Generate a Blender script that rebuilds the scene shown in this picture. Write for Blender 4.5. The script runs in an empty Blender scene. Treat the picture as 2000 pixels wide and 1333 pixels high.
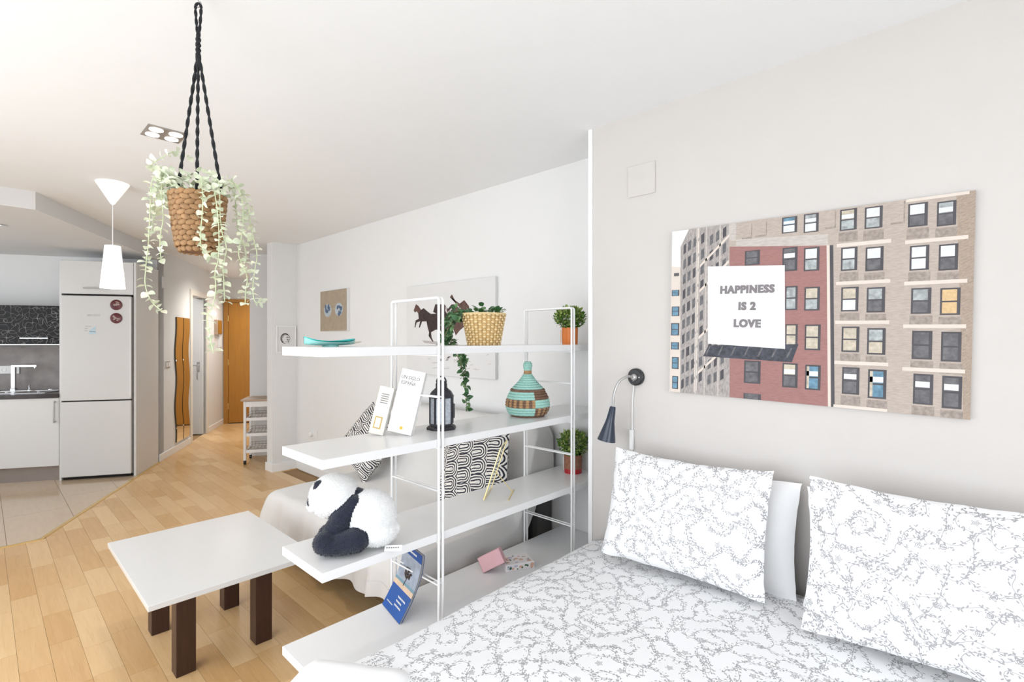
import bpy, bmesh, math, random
from mathutils import Vector, Matrix, Euler, noise as mnoise
R = math.radians
random.seed(7)
sc = bpy.context.scene
C = sc.collection

# ------------------------------------------------------------------ camera, world, lights, exposure
cam_d = bpy.data.cameras.new('camera'); cam = bpy.data.objects.new('camera', cam_d); C.objects.link(cam)
cam.location = (0, 0, 1.43); cam.rotation_euler = (R(90), 0, 0.7582)
cam_d.sensor_width = 36; cam_d.lens = 984.77 / 2000 * 36; cam_d.shift_y = -0.0009; cam_d.clip_start = .02
sc.camera = cam
w = bpy.data.worlds.new('world'); sc.world = w; w.use_nodes = True
w.node_tree.nodes['Background'].inputs[0].default_value = (.86, .93, 1, 1)
w.node_tree.nodes['Background'].inputs[1].default_value = .8
def area(name, loc, rot, sx, sy, power, col):
    l = bpy.data.lights.new(name, 'AREA'); l.shape = 'RECTANGLE'; l.size = sx; l.size_y = sy
    l.energy = power; l.color = col
    o = bpy.data.objects.new(name, l); C.objects.link(o); o.location = loc; o.rotation_euler = rot
    return o
area('window_daylight', (-1.7, -1.44, 1.25), (R(90), 0, 0), 4.3, 2.1, 41, (.92, .96, 1))
area('kitchen_fill', (-6.6, -1.44, 1.45), (R(90), 0, 0), 2.2, 1.6, 9, (.94, .97, 1))  # unseen fill, added to even out the light in the kitchen
area('side_window_daylight', (1.62, .3, 1.35), (R(90), 0, R(90)), 2.0, 1.5, 17, (.93, .965, 1))
def point(name, loc, power, col=(1, .93, .84), r=.05):
    l = bpy.data.lights.new(name, 'POINT'); l.energy = power; l.color = col; l.shadow_soft_size = r
    o = bpy.data.objects.new(name, l); C.objects.link(o); o.location = loc
def spot(name, loc, power, col=(1, .93, .84), size=110, r=.03):
    l = bpy.data.lights.new(name, 'SPOT'); l.energy = power; l.color = col; l.shadow_soft_size = r
    l.spot_size = R(size); l.spot_blend = .8
    o = bpy.data.objects.new(name, l); C.objects.link(o); o.location = loc
sc.view_settings.view_transform = 'Standard'; sc.view_settings.look = 'None'
sc.view_settings.gamma = 1; sc.view_settings.use_curve_mapping = False
sc.view_settings.exposure = 0.92

# ------------------------------------------------------------------ helpers: materials
def nd(nt, t, ins=None, **props):
    n = nt.nodes.new(t)
    for k, v in props.items(): setattr(n, k, v)
    for k, v in (ins or {}).items():
        s = n.inputs[k]
        if isinstance(v, bpy.types.NodeSocket): nt.links.new(v, s)
        else: s.default_value = v
    return n
def mth(nt, op, a, b=None, c=None):
    n = nt.nodes.new('ShaderNodeMath'); n.operation = op
    for i, v in enumerate((a, b, c)):
        if v is None: continue
        if isinstance(v, bpy.types.NodeSocket): nt.links.new(v, n.inputs[i])
        else: n.inputs[i].default_value = v
    return n.outputs[0]
def mixc(nt, fac, a, b):
    n = nt.nodes.new('ShaderNodeMix'); n.data_type = 'RGBA'
    for s, v in ((n.inputs[0], fac), (n.inputs[6], a), (n.inputs[7], b)):
        if isinstance(v, bpy.types.NodeSocket): nt.links.new(v, s)
        else: s.default_value = v if not isinstance(v, tuple) else (*v, 1)[:4]
    return n.outputs[2]
def base(name):
    m = bpy.data.materials.new(name); m.use_nodes = True
    return m, m.node_tree, m.node_tree.nodes['Principled BSDF']
def mat(name, col, rough=.5, metal=0, var=.06, vs=9, bump=0, bs=120, spec=.5, emit=0, coat=0, sheen=0, stretch=None, alpha=None):
    m, nt, p = base(name)
    tc = nd(nt, 'ShaderNodeTexCoord').outputs['Object']
    if stretch: tc = nd(nt, 'ShaderNodeMapping', {'Vector': tc, 'Scale': stretch}).outputs[0]
    ns = nd(nt, 'ShaderNodeTexNoise', {'Vector': tc, 'Scale': vs, 'Detail': 3})
    dark = tuple(c * (1 - 2 * var) for c in col)
    cc = mixc(nt, ns.outputs[0], dark, tuple(min(1, c * (1 + var * .6)) for c in col))
    nt.links.new(cc, p.inputs['Base Color'])
    p.inputs['Roughness'].default_value = rough; p.inputs['Metallic'].default_value = metal
    p.inputs['Specular IOR Level'].default_value = spec
    p.inputs['Coat Weight'].default_value = coat; p.inputs['Sheen Weight'].default_value = sheen
    if emit:
        nt.links.new(cc, p.inputs['Emission Color']); p.inputs['Emission Strength'].default_value = emit
    if bump:
        b2 = nd(nt, 'ShaderNodeTexNoise', {'Vector': tc, 'Scale': bs, 'Detail': 2})
        bp = nd(nt, 'ShaderNodeBump', {'Height': b2.outputs[0], 'Strength': bump, 'Distance': .004})
        nt.links.new(bp.outputs[0], p.inputs['Normal'])
    if alpha is not None: p.inputs['Alpha'].default_value = alpha
    return m
M = {}
def mm(name, *a, **k): M[name] = mat(name, *a, **k); return M[name]
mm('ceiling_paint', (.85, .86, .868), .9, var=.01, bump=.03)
mm('wall_white', (.76, .757, .752), .85, var=.012, bump=.05, bs=200)
mm('wall_greige', (.60, .570, .545), .85, var=.015, bump=.05, bs=220)
mm('trim_white', (.86, .855, .85), .45, var=.01)
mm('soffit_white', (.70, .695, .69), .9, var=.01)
mm('shelf_white', (.80, .80, .80), .28, var=.01)
mm('rod_white', (.88, .88, .88), .3, var=.01)
mm('table_white', (.68, .678, .675), .2, var=.012, spec=.6)
mm('wenge', (.055, .022, .014), .42, var=.3, vs=14, stretch=(8, 8, .7), bump=.1)
mm('linen_white', (.62, .605, .59), .9, var=.02, vs=5, bump=.25, bs=350, sheen=.2)
mm('cotton_white', (.88, .88, .885), .9, var=.015, bump=.12, bs=300, sheen=.2)
mm('sofa_grey', (.10, .097, .095), .85, var=.15, bump=.3, bs=300)
mm('black_plastic', (.02, .02, .022), .4, var=.1)
mm('lamp_navy', (.018, .03, .055), .28, var=.05, spec=.6)
mm('chrome', (.75, .75, .76), .16, metal=1, var=.02)
mm('steel', (.55, .55, .55), .3, metal=1, var=.05)
mm('brass', (.83, .62, .27), .28, metal=1, var=.05)
mm('brass_strip', (.74, .50, .18), .35, metal=.6, var=.06)
mm('fridge_white', (.65, .645, .635), .3, var=.01)
mm('cab_white', (.69, .685, .675), .35, var=.01)
mm('plinth_alu', (.36, .32, .30), .4, metal=.5, var=.05)
mm('counter_dark', (.045, .030, .026), .22, var=.45, vs=16)
mm('splash_grey', (.36, .325, .31), .5, var=.3, vs=7, bump=.05)
mm('dark_gap', (.012, .011, .01), .7, var=.05)
mm('oak', (.44, .19, .018), .42, var=.16, vs=6, stretch=(14, 14, .6))
mm('oak_frame', (.42, .19, .025), .45, var=.16, vs=6, stretch=(14, 14, .6))
mm('door_white', (.70, .72, .74), .4, var=.02)
mm('mirror_glass', (.92, .92, .92), .02, metal=1, var=.003)
mm('mirror_edge', (.10, .085, .06), .3, metal=.6)
mm('cream_frame', (.80, .76, .69), .5, var=.02)
mm('cart_white', (.80, .78, .76), .45, var=.02)
mm('cart_wood', (.50, .36, .26), .5, var=.12, vs=10)
mm('rubber_black', (.016, .014, .013), .6, var=.1)
mm('wire_grey', (.42, .40, .38), .35, metal=.8)
mm('rope_black', (.016, .017, .02), .8, var=.3, vs=90, bump=.6, bs=400)
mm('straw', (.42, .235, .105), .75, var=.35, vs=45, bump=.3, bs=300)
mm('straw_dark', (.22, .10, .04), .8, var=.3, vs=40)
mm('rattan', (.74, .50, .21), .6, var=.2, vs=50)
mm('rattan_light', (.84, .64, .34), .6, var=.15, vs=50)
mm('eucalyptus', (.70, .76, .57), .55, var=.10, vs=30, sheen=.1)
mm('eucalyptus_pale', (.84, .87, .70), .55, var=.08, vs=30)
mm('eucalyptus_stem', (.62, .70, .44), .6, var=.1)
mm('ivy', (.045, .155, .05), .4, var=.3, vs=30)
mm('ivy_light', (.16, .30, .12), .4, var=.3, vs=30)
mm('ivy_stem', (.17, .15, .06), .6)
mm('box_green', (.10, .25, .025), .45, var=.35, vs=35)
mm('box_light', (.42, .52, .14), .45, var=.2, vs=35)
mm('soil', (.05, .035, .02), .95, var=.4, vs=60)
mm('orange_pot', (.72, .19, .02), .35, var=.06)
mm('red_pot', (.42, .015, .02), .35, var=.06)
mm('hessian', (.34, .15, .09), .85, var=.3, vs=60)
mm('leather_tag', (.78, .47, .20), .6, var=.1)
mm('paper_tag', (.84, .74, .72), .7, var=.04)
mm('turquoise', (.01, .50, .47), .25, var=.18, vs=25, coat=.3)
mm('turquoise_pale', (.34, .72, .68), .35, var=.2, vs=40)
mm('wood_pale', (.76, .72, .63), .55, var=.08, vs=18)
mm('mint_yarn', (.40, .70, .62), .8, var=.18, vs=120, bump=.5, bs=260)
mm('brown_yarn', (.25, .14, .09), .8, var=.4, vs=140, bump=.6, bs=260)
mm('tan_yarn', (.52, .31, .15), .8, var=.25, vs=120, bump=.5, bs=260)
mm('lantern_metal', (.045, .045, .055), .45, metal=.4, var=.25, vs=40)
mm('lantern_glass', (.58, .63, .70), .15, var=.35, vs=70, bump=.6, bs=160, spec=.7)
mm('book_white', (.86, .85, .83), .55, var=.015)
mm('book_cream', (.80, .755, .66), .55, var=.05, vs=30)
mm('book_gold', (.62, .43, .13), .5, var=.2, vs=60)
mm('paper', (.86, .85, .83), .8, var=.05, vs=200)
mm('print_grey', (.22, .20, .21), .7)
mm('print_dark', (.075, .075, .085), .7)
mm('print_yellow', (.75, .48, .06), .6)
mm('fur_white', (.86, .86, .86), .95, var=.04, vs=60, bump=.8, bs=240, sheen=.4)
mm('fur_navy', (.008, .013, .035), .9, var=.35, vs=60, bump=.8, bs=240, sheen=.25)
mm('blue_cover', (.012, .085, .34), .4, var=.12, vs=30)
mm('sky_print', (.44, .50, .60), .5, var=.35, vs=28)
mm('sand_print', (.72, .53, .38), .5, var=.15, vs=40)
mm('sea_print', (.20, .34, .42), .5, var=.2, vs=40)
mm('tree_print', (.06, .035, .025), .6, var=.3)
mm('pink_box', (.80, .47, .50), .55, var=.03)
mm('pink_inner', (.62, .36, .40), .6, var=.05)
mm('flower_box', (.86, .82, .82), .5, var=.05, vs=60)
mm('petal_peach', (.84, .52, .40), .6, var=.3, vs=120)
mm('petal_lilac', (.66, .64, .78), .6, var=.2, vs=120)
mm('leaf_print', (.04, .15, .07), .6, var=.3, vs=100)
mm('magnet_red', (.16, .018, .024), .4, var=.5, vs=45)
mm('magnet_pale', (.52, .40, .36), .45, var=.4, vs=90)
mm('sticker_blue', (.10, .33, .52), .5, var=.25, vs=60)
mm('sticker_pale', (.50, .66, .74), .5, var=.1)
mm('canvas_edge', (.76, .75, .74), .8, var=.03)
mm('canvas_pale', (.70, .695, .69), .8, var=.03, vs=6)
mm('horse_dark', (.055, .032, .03), .75, var=.5, vs=40)
mm('horse_brown', (.15, .075, .06), .75, var=.4, vs=40)
mm('horse_spray', (.60, .53, .51), .8, var=.1, vs=60)
mm('ripple', (.50, .46, .46), .8, var=.15, vs=70)
mm('sand_canvas', (.40, .33, .245), .85, var=.12, vs=22)
mm('lens_blue', (.12, .19, .32), .5, var=.6, vs=60)
mm('lens_pale', (.52, .60, .66), .5, var=.3, vs=60)
mm('lens_rim', (.46, .36, .26), .5, var=.1)
mm('picture_paper', (.74, .735, .73), .6, var=.02)
mm('ink', (.06, .05, .055), .7, var=.2)
mm('facade_tan', (.50, .425, .37), .7, var=.18, vs=60, stretch=(1, 1, 5))
mm('facade_red', (.37, .185, .17), .7, var=.2, vs=70, stretch=(1, 1, 5))
mm('facade_pale', (.58, .53, .49), .7, var=.2, vs=40, stretch=(1, 1, 4))
mm('facade_tower', (.46, .42, .40), .7, var=.35, vs=60, stretch=(3, 1, 1))
mm('facade_side', (.45, .35, .27), .7, var=.25, vs=120, stretch=(1, 1, 4))
mm('facade_stain', (.42, .355, .31), .7, var=.35, vs=90)
mm('cornice', (.70, .62, .55), .7, var=.06)
mm('win_frame', (.085, .08, .09), .7, var=.2)
mm('win_dark', (.17, .165, .175), .6, var=.4, vs=60)
mm('win_sky', (.52, .56, .56), .6, var=.45, vs=60)
mm('win_white', (.72, .73, .72), .6, var=.1, vs=50)
mm('win_blue', (.16, .33, .46), .6, var=.4, vs=50)
mm('win_curtain', (.72, .50, .26), .6, var=.2, vs=90)
mm('win_warm', (.66, .58, .46), .6, var=.3, vs=70)
mm('sky_white', (.82, .83, .82), .7, var=.02)
mm('sign_white', (.74, .74, .745), .7, var=.01)
mm('fire_escape', (.08, .085, .11), .7, var=.5, vs=70)
mm('socket_white', (.80, .80, .79), .4, var=.01)
mm('glass_pane', (.9, .93, .92), .05, var=.01, alpha=.16)
mm('window_pane', (.95, .97, .97), .03, var=.005, alpha=.04)
mm('bed_base', (.55, .53, .50), .7, var=.05)
mm('subfloor', (.33, .20, .09), .8, var=.1)
mm('grout', (.30, .235, .17), .8, var=.1)
mm('tile_beige', (.55, .42, .29), .14, var=.06, vs=7, spec=.6, stretch=(1, 6, 1))
mm('gold_edge', (.95, .80, .38), .3, metal=.7, var=.04)
mm('lamp_glow', (1, .97, .92), .5, var=.0, emit=1.1)
mm('shade_white', (.90, .89, .87), .5, var=.01, emit=.3)
mm('spot_glow', (1, .97, .92), .5, var=.0, emit=4)
def wood_mat():
    m, nt, p = base('maple_parquet')
    tc = nd(nt, 'ShaderNodeTexCoord').outputs['Object']
    oi = nd(nt, 'ShaderNodeObjectInfo').outputs['Random']
    at = nd(nt, 'ShaderNodeAttribute', attribute_name='rnd').outputs['Fac']
    rnd = mth(nt, 'FRACT', mth(nt, 'ADD', oi, at))
    off = nd(nt, 'ShaderNodeCombineXYZ', {'X': mth(nt, 'MULTIPLY', rnd, 37.0), 'Y': mth(nt, 'MULTIPLY', rnd, 91.0), 'Z': 0.0})
    v = nd(nt, 'ShaderNodeVectorMath', {0: tc, 1: off.outputs[0]}, operation='ADD').outputs[0]
    mp = nd(nt, 'ShaderNodeMapping', {'Vector': v, 'Scale': (1.6, 16, 1)}).outputs[0]
    n1 = nd(nt, 'ShaderNodeTexNoise', {'Vector': mp, 'Scale': 2.2, 'Detail': 4, 'Distortion': 1.2}).outputs[0]
    mp2 = nd(nt, 'ShaderNodeMapping', {'Vector': v, 'Scale': (2.5, 90, 1)}).outputs[0]
    n2 = nd(nt, 'ShaderNodeTexNoise', {'Vector': mp2, 'Scale': 2.0, 'Detail': 2}).outputs[0]
    a = mixc(nt, rnd, (.50, .275, .105), (.66, .43, .21))
    b = mixc(nt, rnd, (.66, .42, .19), (.76, .55, .31))
    c = mixc(nt, n1, a, b)
    c = mixc(nt, mth(nt, 'MULTIPLY', mth(nt, 'GREATER_THAN', n2, .62), .13), c, (.30, .16, .07))
    nt.links.new(c, p.inputs['Base Color'])
    p.inputs['Roughness'].default_value = .3; p.inputs['Specular IOR Level'].default_value = .45
    return m
M['parquet'] = wood_mat()
def uvnode(nt): return nd(nt, 'ShaderNodeTexCoord').outputs['UV']
def floral_mat():
    m, nt, p = base('floral_cotton')
    uv = uvnode(nt)
    facs = []
    for sc_, off, wd in ((11.5, 0.0, .0009), (9.0, 7.3, .0009)):
        u = nd(nt, 'ShaderNodeMapping', {'Vector': uv, 'Location': (off, off * .7, 0)}).outputs[0]
        n = nd(nt, 'ShaderNodeTexNoise', {'Vector': u, 'Scale': sc_, 'Detail': .6, 'Roughness': .4}, noise_dimensions='2D').outputs[0]
        gr = []
        for e in ((.002, 0, 0), (0, .002, 0)):
            ue = nd(nt, 'ShaderNodeVectorMath', {0: u, 1: e}, operation='ADD').outputs[0]
            ne = nd(nt, 'ShaderNodeTexNoise', {'Vector': ue, 'Scale': sc_, 'Detail': .6, 'Roughness': .4}, noise_dimensions='2D').outputs[0]
            gr.append(mth(nt, 'POWER', mth(nt, 'ABSOLUTE', mth(nt, 'SUBTRACT', ne, n)), 2))
        gl = mth(nt, 'MAXIMUM', mth(nt, 'DIVIDE', mth(nt, 'SQRT', mth(nt, 'ADD', gr[0], gr[1])), .002), .8)
        d = mth(nt, 'DIVIDE', mth(nt, 'ABSOLUTE', mth(nt, 'SUBTRACT', n, .5)), gl)
        facs.append(mth(nt, 'MULTIPLY', mth(nt, 'LESS_THAN', d, wd), .66))
        for vs, la, lb, gate in ((92, .0056, .0019, .0085), (70, .0044, .0020, .013)):
            vo = nd(nt, 'ShaderNodeTexVoronoi', {'Vector': u, 'Scale': vs, 'Randomness': 1.0}, voronoi_dimensions='2D')
            dv = nd(nt, 'ShaderNodeVectorMath', {0: u, 1: vo.outputs['Position']}, operation='SUBTRACT').outputs[0]
            s = nd(nt, 'ShaderNodeSeparateXYZ', {0: dv}); cs = nd(nt, 'ShaderNodeSeparateColor', {0: vo.outputs['Color']})
            an = mth(nt, 'MULTIPLY', cs.outputs[0], 6.283)
            ca, sa = mth(nt, 'COSINE', an), mth(nt, 'SINE', an)
            dx = mth(nt, 'ADD', mth(nt, 'MULTIPLY', s.outputs[0], ca), mth(nt, 'MULTIPLY', s.outputs[1], sa))
            dy = mth(nt, 'SUBTRACT', mth(nt, 'MULTIPLY', s.outputs[1], ca), mth(nt, 'MULTIPLY', s.outputs[0], sa))
            e = mth(nt, 'ADD', mth(nt, 'POWER', mth(nt, 'ABSOLUTE', mth(nt, 'DIVIDE', dx, la)), 2), mth(nt, 'POWER', mth(nt, 'ABSOLUTE', mth(nt, 'DIVIDE', dy, lb)), 2))
            leaf = mth(nt, 'MULTIPLY', mth(nt, 'LESS_THAN', e, 1), mth(nt, 'LESS_THAN', d, gate))
            leaf = mth(nt, 'MULTIPLY', leaf, mth(nt, 'GREATER_THAN', cs.outputs[1], .35))
            facs.append(mth(nt, 'MULTIPLY', leaf, .68))
    vo = nd(nt, 'ShaderNodeTexVoronoi', {'Vector': uv, 'Scale': 12.5, 'Randomness': .9}, voronoi_dimensions='2D')
    dv = nd(nt, 'ShaderNodeVectorMath', {0: uv, 1: vo.outputs['Position']}, operation='SUBTRACT').outputs[0]
    s = nd(nt, 'ShaderNodeSeparateXYZ', {0: dv})
    r = nd(nt, 'ShaderNodeVectorMath', {0: dv}, operation='LENGTH').outputs['Value']
    th = mth(nt, 'ARCTAN2', s.outputs[1], s.outputs[0])
    rim = mth(nt, 'ADD', .0095, mth(nt, 'MULTIPLY', mth(nt, 'COSINE', mth(nt, 'MULTIPLY', th, 5)), .0022))
    fl = mth(nt, 'MULTIPLY', mth(nt, 'LESS_THAN', r, rim), mth(nt, 'GREATER_THAN', mth(nt, 'FRACT', mth(nt, 'MULTIPLY', r, 260)), .42))
    cs = nd(nt, 'ShaderNodeSeparateColor', {0: vo.outputs['Color']})
    facs.append(mth(nt, 'MULTIPLY', mth(nt, 'MULTIPLY', fl, mth(nt, 'GREATER_THAN', cs.outputs[0], .35)), .72))
    f = facs[0]
    for g in facs[1:]: f = mth(nt, 'MAXIMUM', f, g)
    nt.links.new(mixc(nt, f, (.86, .86, .87), (.12, .115, .13)), p.inputs['Base Color'])
    p.inputs['Roughness'].default_value = .9; p.inputs['Sheen Weight'].default_value = .15
    wn = nd(nt, 'ShaderNodeTexNoise', {'Vector': uv, 'Scale': 9, 'Detail': 3}).outputs[0]
    nt.links.new(nd(nt, 'ShaderNodeBump', {'Height': wn, 'Strength': .35, 'Distance': .012}).outputs[0], p.inputs['Normal'])
    return m
M['floral'] = floral_mat()
def arches_mat():
    m, nt, p = base('arch_print_cotton')
    uv = uvnode(nt); s = nd(nt, 'ShaderNodeSeparateXYZ', {0: uv})
    wob = nd(nt, 'ShaderNodeTexNoise', {'Vector': uv, 'Scale': 22}, noise_dimensions='2D').outputs[0]
    wob = mth(nt, 'MULTIPLY', mth(nt, 'SUBTRACT', wob, .5), .010)
    cx, cy = .105, .085
    gx = mth(nt, 'DIVIDE', s.outputs[0], cx); col = mth(nt, 'FLOOR', gx)
    gy = mth(nt, 'ADD', mth(nt, 'DIVIDE', s.outputs[1], cy), mth(nt, 'MULTIPLY', mth(nt, 'MODULO', mth(nt, 'ABSOLUTE', col), 2), .5))
    fx = mth(nt, 'MULTIPLY', mth(nt, 'FRACT', gx), cx)
    fy = mth(nt, 'MULTIPLY', mth(nt, 'SUBTRACT', mth(nt, 'FRACT', gy), .5), cy)
    ax = mth(nt, 'MAXIMUM', mth(nt, 'SUBTRACT', fx, .055), 0.0)
    d = mth(nt, 'SQRT', mth(nt, 'ADD', mth(nt, 'MULTIPLY', ax, ax), mth(nt, 'MULTIPLY', fy, fy)))
    d = mth(nt, 'ADD', d, wob)
    st = mth(nt, 'GREATER_THAN', mth(nt, 'SINE', mth(nt, 'MULTIPLY', d, 6.283 / .0145)), 0.0)
    nt.links.new(mixc(nt, st, (.022, .022, .035), (.70, .67, .63)), p.inputs['Base Color'])
    p.inputs['Roughness'].default_value = .9
    return m
M['arches'] = arches_mat()
def swirl_mat():
    m, nt, p = base('black_swirl_laminate')
    tc = nd(nt, 'ShaderNodeTexCoord').outputs['Object']
    f = None
    for sc_, o in ((13, 0), (17, 5)):
        v = nd(nt, 'ShaderNodeMapping', {'Vector': tc, 'Location': (o, o, o)}).outputs[0]
        n = nd(nt, 'ShaderNodeTexNoise', {'Vector': v, 'Scale': sc_, 'Detail': .5}).outputs[0]
        g = mth(nt, 'LESS_THAN', mth(nt, 'ABSOLUTE', mth(nt, 'SUBTRACT', n, .5)), .0075)
        f = g if f is None else mth(nt, 'MAXIMUM', f, g)
    nt.links.new(mixc(nt, f, (.008, .007, .007), (.20, .19, .18)), p.inputs['Base Color'])
    p.inputs['Specular IOR Level'].default_value = .2
    p.inputs['Roughness'].default_value = .3
    return m
M['swirl'] = swirl_mat()

# ------------------------------------------------------------------ helpers: meshes
class MB:
    def __init__(s): s.v = []; s.f = []; s.m = []; s.uv = {}; s.att = []
    def add(s, vs, fs, m=0):
        o = len(s.v); s.v += [tuple(v) for v in vs]
        for f in fs: s.f.append([i + o for i in f]); s.m.append(m)
        return o
    def box(s, x0, y0, z0, x1, y1, z1, m=0):
        s.add([(x0, y0, z0), (x1, y0, z0), (x1, y1, z0), (x0, y1, z0), (x0, y0, z1), (x1, y0, z1), (x1, y1, z1), (x0, y1, z1)],
              [(0, 3, 2, 1), (4, 5, 6, 7), (0, 1, 5, 4), (1, 2, 6, 5), (2, 3, 7, 6), (3, 0, 4, 7)], m); return s
    def prism(s, pts, z0, z1, m=0, sidem=None):
        n = len(pts)
        s.add([(x, y, z0) for x, y in pts] + [(x, y, z1) for x, y in pts], [list(range(n))[::-1], list(range(n, 2 * n))], m)
        o = len(s.v) - 2 * n
        for i in range(n):
            j = (i + 1) % n; s.f.append([o + i, o + j, o + n + j, o + n + i]); s.m.append(m if sidem is None else sidem)
        return s
    def tube(s, path, r, n=8, m=0, closed=False):
        P = [Vector(p) for p in path]; k = len(P); rings = []
        up = Vector((0, 0, 1)); prev = None
        for i in range(k):
            a = P[i - 1] if (i > 0 or closed) else P[i]; b = P[(i + 1) % k] if (i < k - 1 or closed) else P[i]
            t = (b - a).normalized()
            if prev is None:
                ref = up if abs(t.z) < .9 else Vector((1, 0, 0)); x = t.cross(ref).normalized()
            else: x = (prev - t * prev.dot(t)).normalized()
            prev = x; y = t.cross(x); rr = r[i] if isinstance(r, (list, tuple)) else r
            rings.append([P[i] + (x * math.cos(2 * math.pi * j / n) + y * math.sin(2 * math.pi * j / n)) * rr for j in range(n)])
        fs = []
        for i in range(k if closed else k - 1):
            i2 = (i + 1) % k
            for j in range(n): fs.append((i * n + j, i * n + (j + 1) % n, i2 * n + (j + 1) % n, i2 * n + j))
        if not closed: fs += [list(range(n))[::-1], [(k - 1) * n + j for j in range(n)]]
        s.add([p for q in rings for p in q], fs, m); return s
    def lathe(s, prof, n=28, m=0, c=(0, 0, 0), mf=None, ph=0):
        k = len(prof); vs = []
        for r, z in prof:
            for j in range(n):
                a = 2 * math.pi * j / n + ph; vs.append((c[0] + r * math.cos(a), c[1] + r * math.sin(a), c[2] + z))
        o = s.add(vs, [])
        for i in range(k - 1):
            for j in range(n):
                s.f.append([o + i * n + j, o + i * n + (j + 1) % n, o + (i + 1) * n + (j + 1) % n, o + (i + 1) * n + j])
                s.m.append(mf(i, j) if mf else m)
        if prof[0][0] > 1e-5: s.f.append([o + j for j in range(n)][::-1]); s.m.append(mf(0, 0) if mf else m)
        if prof[-1][0] > 1e-5: s.f.append([o + (k - 1) * n + j for j in range(n)]); s.m.append(mf(k - 2, 0) if mf else m)
        return s
    def ell(s, c, r, nu=14, nv=9, m=0, rot=None):
        vs = []
        for i in range(nv + 1):
            th = math.pi * i / nv
            for j in range(nu):
                a = 2 * math.pi * j / nu; p = Vector((r[0] * math.sin(th) * math.cos(a), r[1] * math.sin(th) * math.sin(a), r[2] * math.cos(th)))
                if rot: p = rot @ p
                vs.append((c[0] + p.x, c[1] + p.y, c[2] + p.z))
        fs = []
        for i in range(nv):
            for j in range(nu): fs.append((i * nu + j, (i + 1) * nu + j, (i + 1) * nu + (j + 1) % nu, i * nu + (j + 1) % nu))
        s.add(vs, fs, m); return s
    def grid(s, fn, nu, nv, m=0, uvf=None):
        o = len(s.v)
        for i in range(nu + 1):
            for j in range(nv + 1):
                s.v.append(tuple(fn(i / nu, j / nv)))
                if uvf: s.uv[len(s.v) - 1] = uvf(i / nu, j / nv)
        for i in range(nu):
            for j in range(nv):
                a = o + i * (nv + 1) + j; s.f.append([a, a + nv + 1, a + nv + 2, a + 1]); s.m.append(m)
        return s
    def mesh(s, name, mats, smooth=False):
        me = bpy.data.meshes.new(name); me.from_pydata(s.v, [], s.f)
        for x in (mats if isinstance(mats, (list, tuple)) else [mats]): me.materials.append(M[x])
        me.polygons.foreach_set('material_index', s.m)
        bm = bmesh.new(); bm.from_mesh(me)
        bmesh.ops.remove_doubles(bm, verts=[v for v in bm.verts], dist=1e-6) if not s.uv and smooth != 'keep' else None
        if not s.uv: bmesh.ops.recalc_face_normals(bm, faces=bm.faces)
        bm.to_mesh(me); bm.free()
        if s.uv:
            ul = me.uv_layers.new(name='UVMap')
            for l in me.loops: ul.data[l.index].uv = s.uv.get(l.vertex_index, (0, 0))
        if smooth:
            me.polygons.foreach_set('use_smooth', [True] * len(me.polygons)); me.set_sharp_from_angle(angle=R(smooth if isinstance(smooth, (int, float)) and smooth > 1 else 42))
        me.update(); return me
    def obj(s, name, mats, parent=None, smooth=False, bevel=0, loc=None, rot=None):
        return link(name, s.mesh(name, mats, smooth), parent, bevel, loc, rot)
def link(name, me, parent=None, bevel=0, loc=None, rot=None):
    o = bpy.data.objects.new(name, me); C.objects.link(o); o.parent = parent
    if loc is not None: o.location = loc
    if rot is not None: o.rotation_euler = rot
    if bevel:
        b = o.modifiers.new('bevel', 'BEVEL'); b.width = bevel; b.segments = 2; b.limit_method = 'ANGLE'
    return o
def tag(o, label, cat, group=None):
    o['label'] = label; o['category'] = cat
    if group: o['group'] = group
    return o
def thing(name, label, cat, loc=(0, 0, 0), rz=0, group=None):
    o = bpy.data.objects.new(name, None); C.objects.link(o); o.location = loc; o.rotation_euler = (0, 0, rz)
    o.empty_display_size = .05
    return tag(o, label, cat, group)
def struct(o): o['kind'] = 'structure'; return o
def frame(o, x, up, loc):
    x = Vector(x).normalized(); up = Vector(up); z = x.cross(up).normalized(); y = z.cross(x)
    m = Matrix((x, y, z)).transposed().to_4x4(); m.translation = Vector(loc)
    o.rotation_euler = m.to_euler(); o.location = loc
def text(body, size, matn, parent, name='lettering', bold=0, ext=.0003, align='CENTER', loc=(0, 0, 0), rot=(0, 0, 0), sx=1, space=1, fat=0):
    cu = bpy.data.curves.new('tmp', 'FONT'); cu.body = body; cu.size = size; cu.align_x = align; cu.align_y = 'CENTER'
    cu.offset = bold; cu.extrude = ext; cu.space_character = space; cu.resolution_u = 3
    t = bpy.data.objects.new('tmp', cu); C.objects.link(t)
    me = bpy.data.meshes.new_from_object(t.evaluated_get(bpy.context.evaluated_depsgraph_get()))
    bpy.data.objects.remove(t); bpy.data.curves.remove(cu)
    me.materials.clear(); me.materials.append(M[matn])
    if fat:
        bq = MB()
        for k, dx in enumerate((-fat, -fat / 2, 0, fat / 2, fat)):
            for kk, dy in enumerate((-fat * .6, fat * .6)): bq.add([(v.co.x + dx, v.co.y + dy, v.co.z + (k * 2 + kk) * 2e-5) for v in me.vertices], [list(f.vertices) for f in me.polygons])
        me = bpy.data.meshes.new(name); me.from_pydata(bq.v, [], bq.f); me.materials.append(M[matn])
    o = link(name, me, parent, loc=loc, rot=rot); o.scale = (sx, 1, 1); return o
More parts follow.
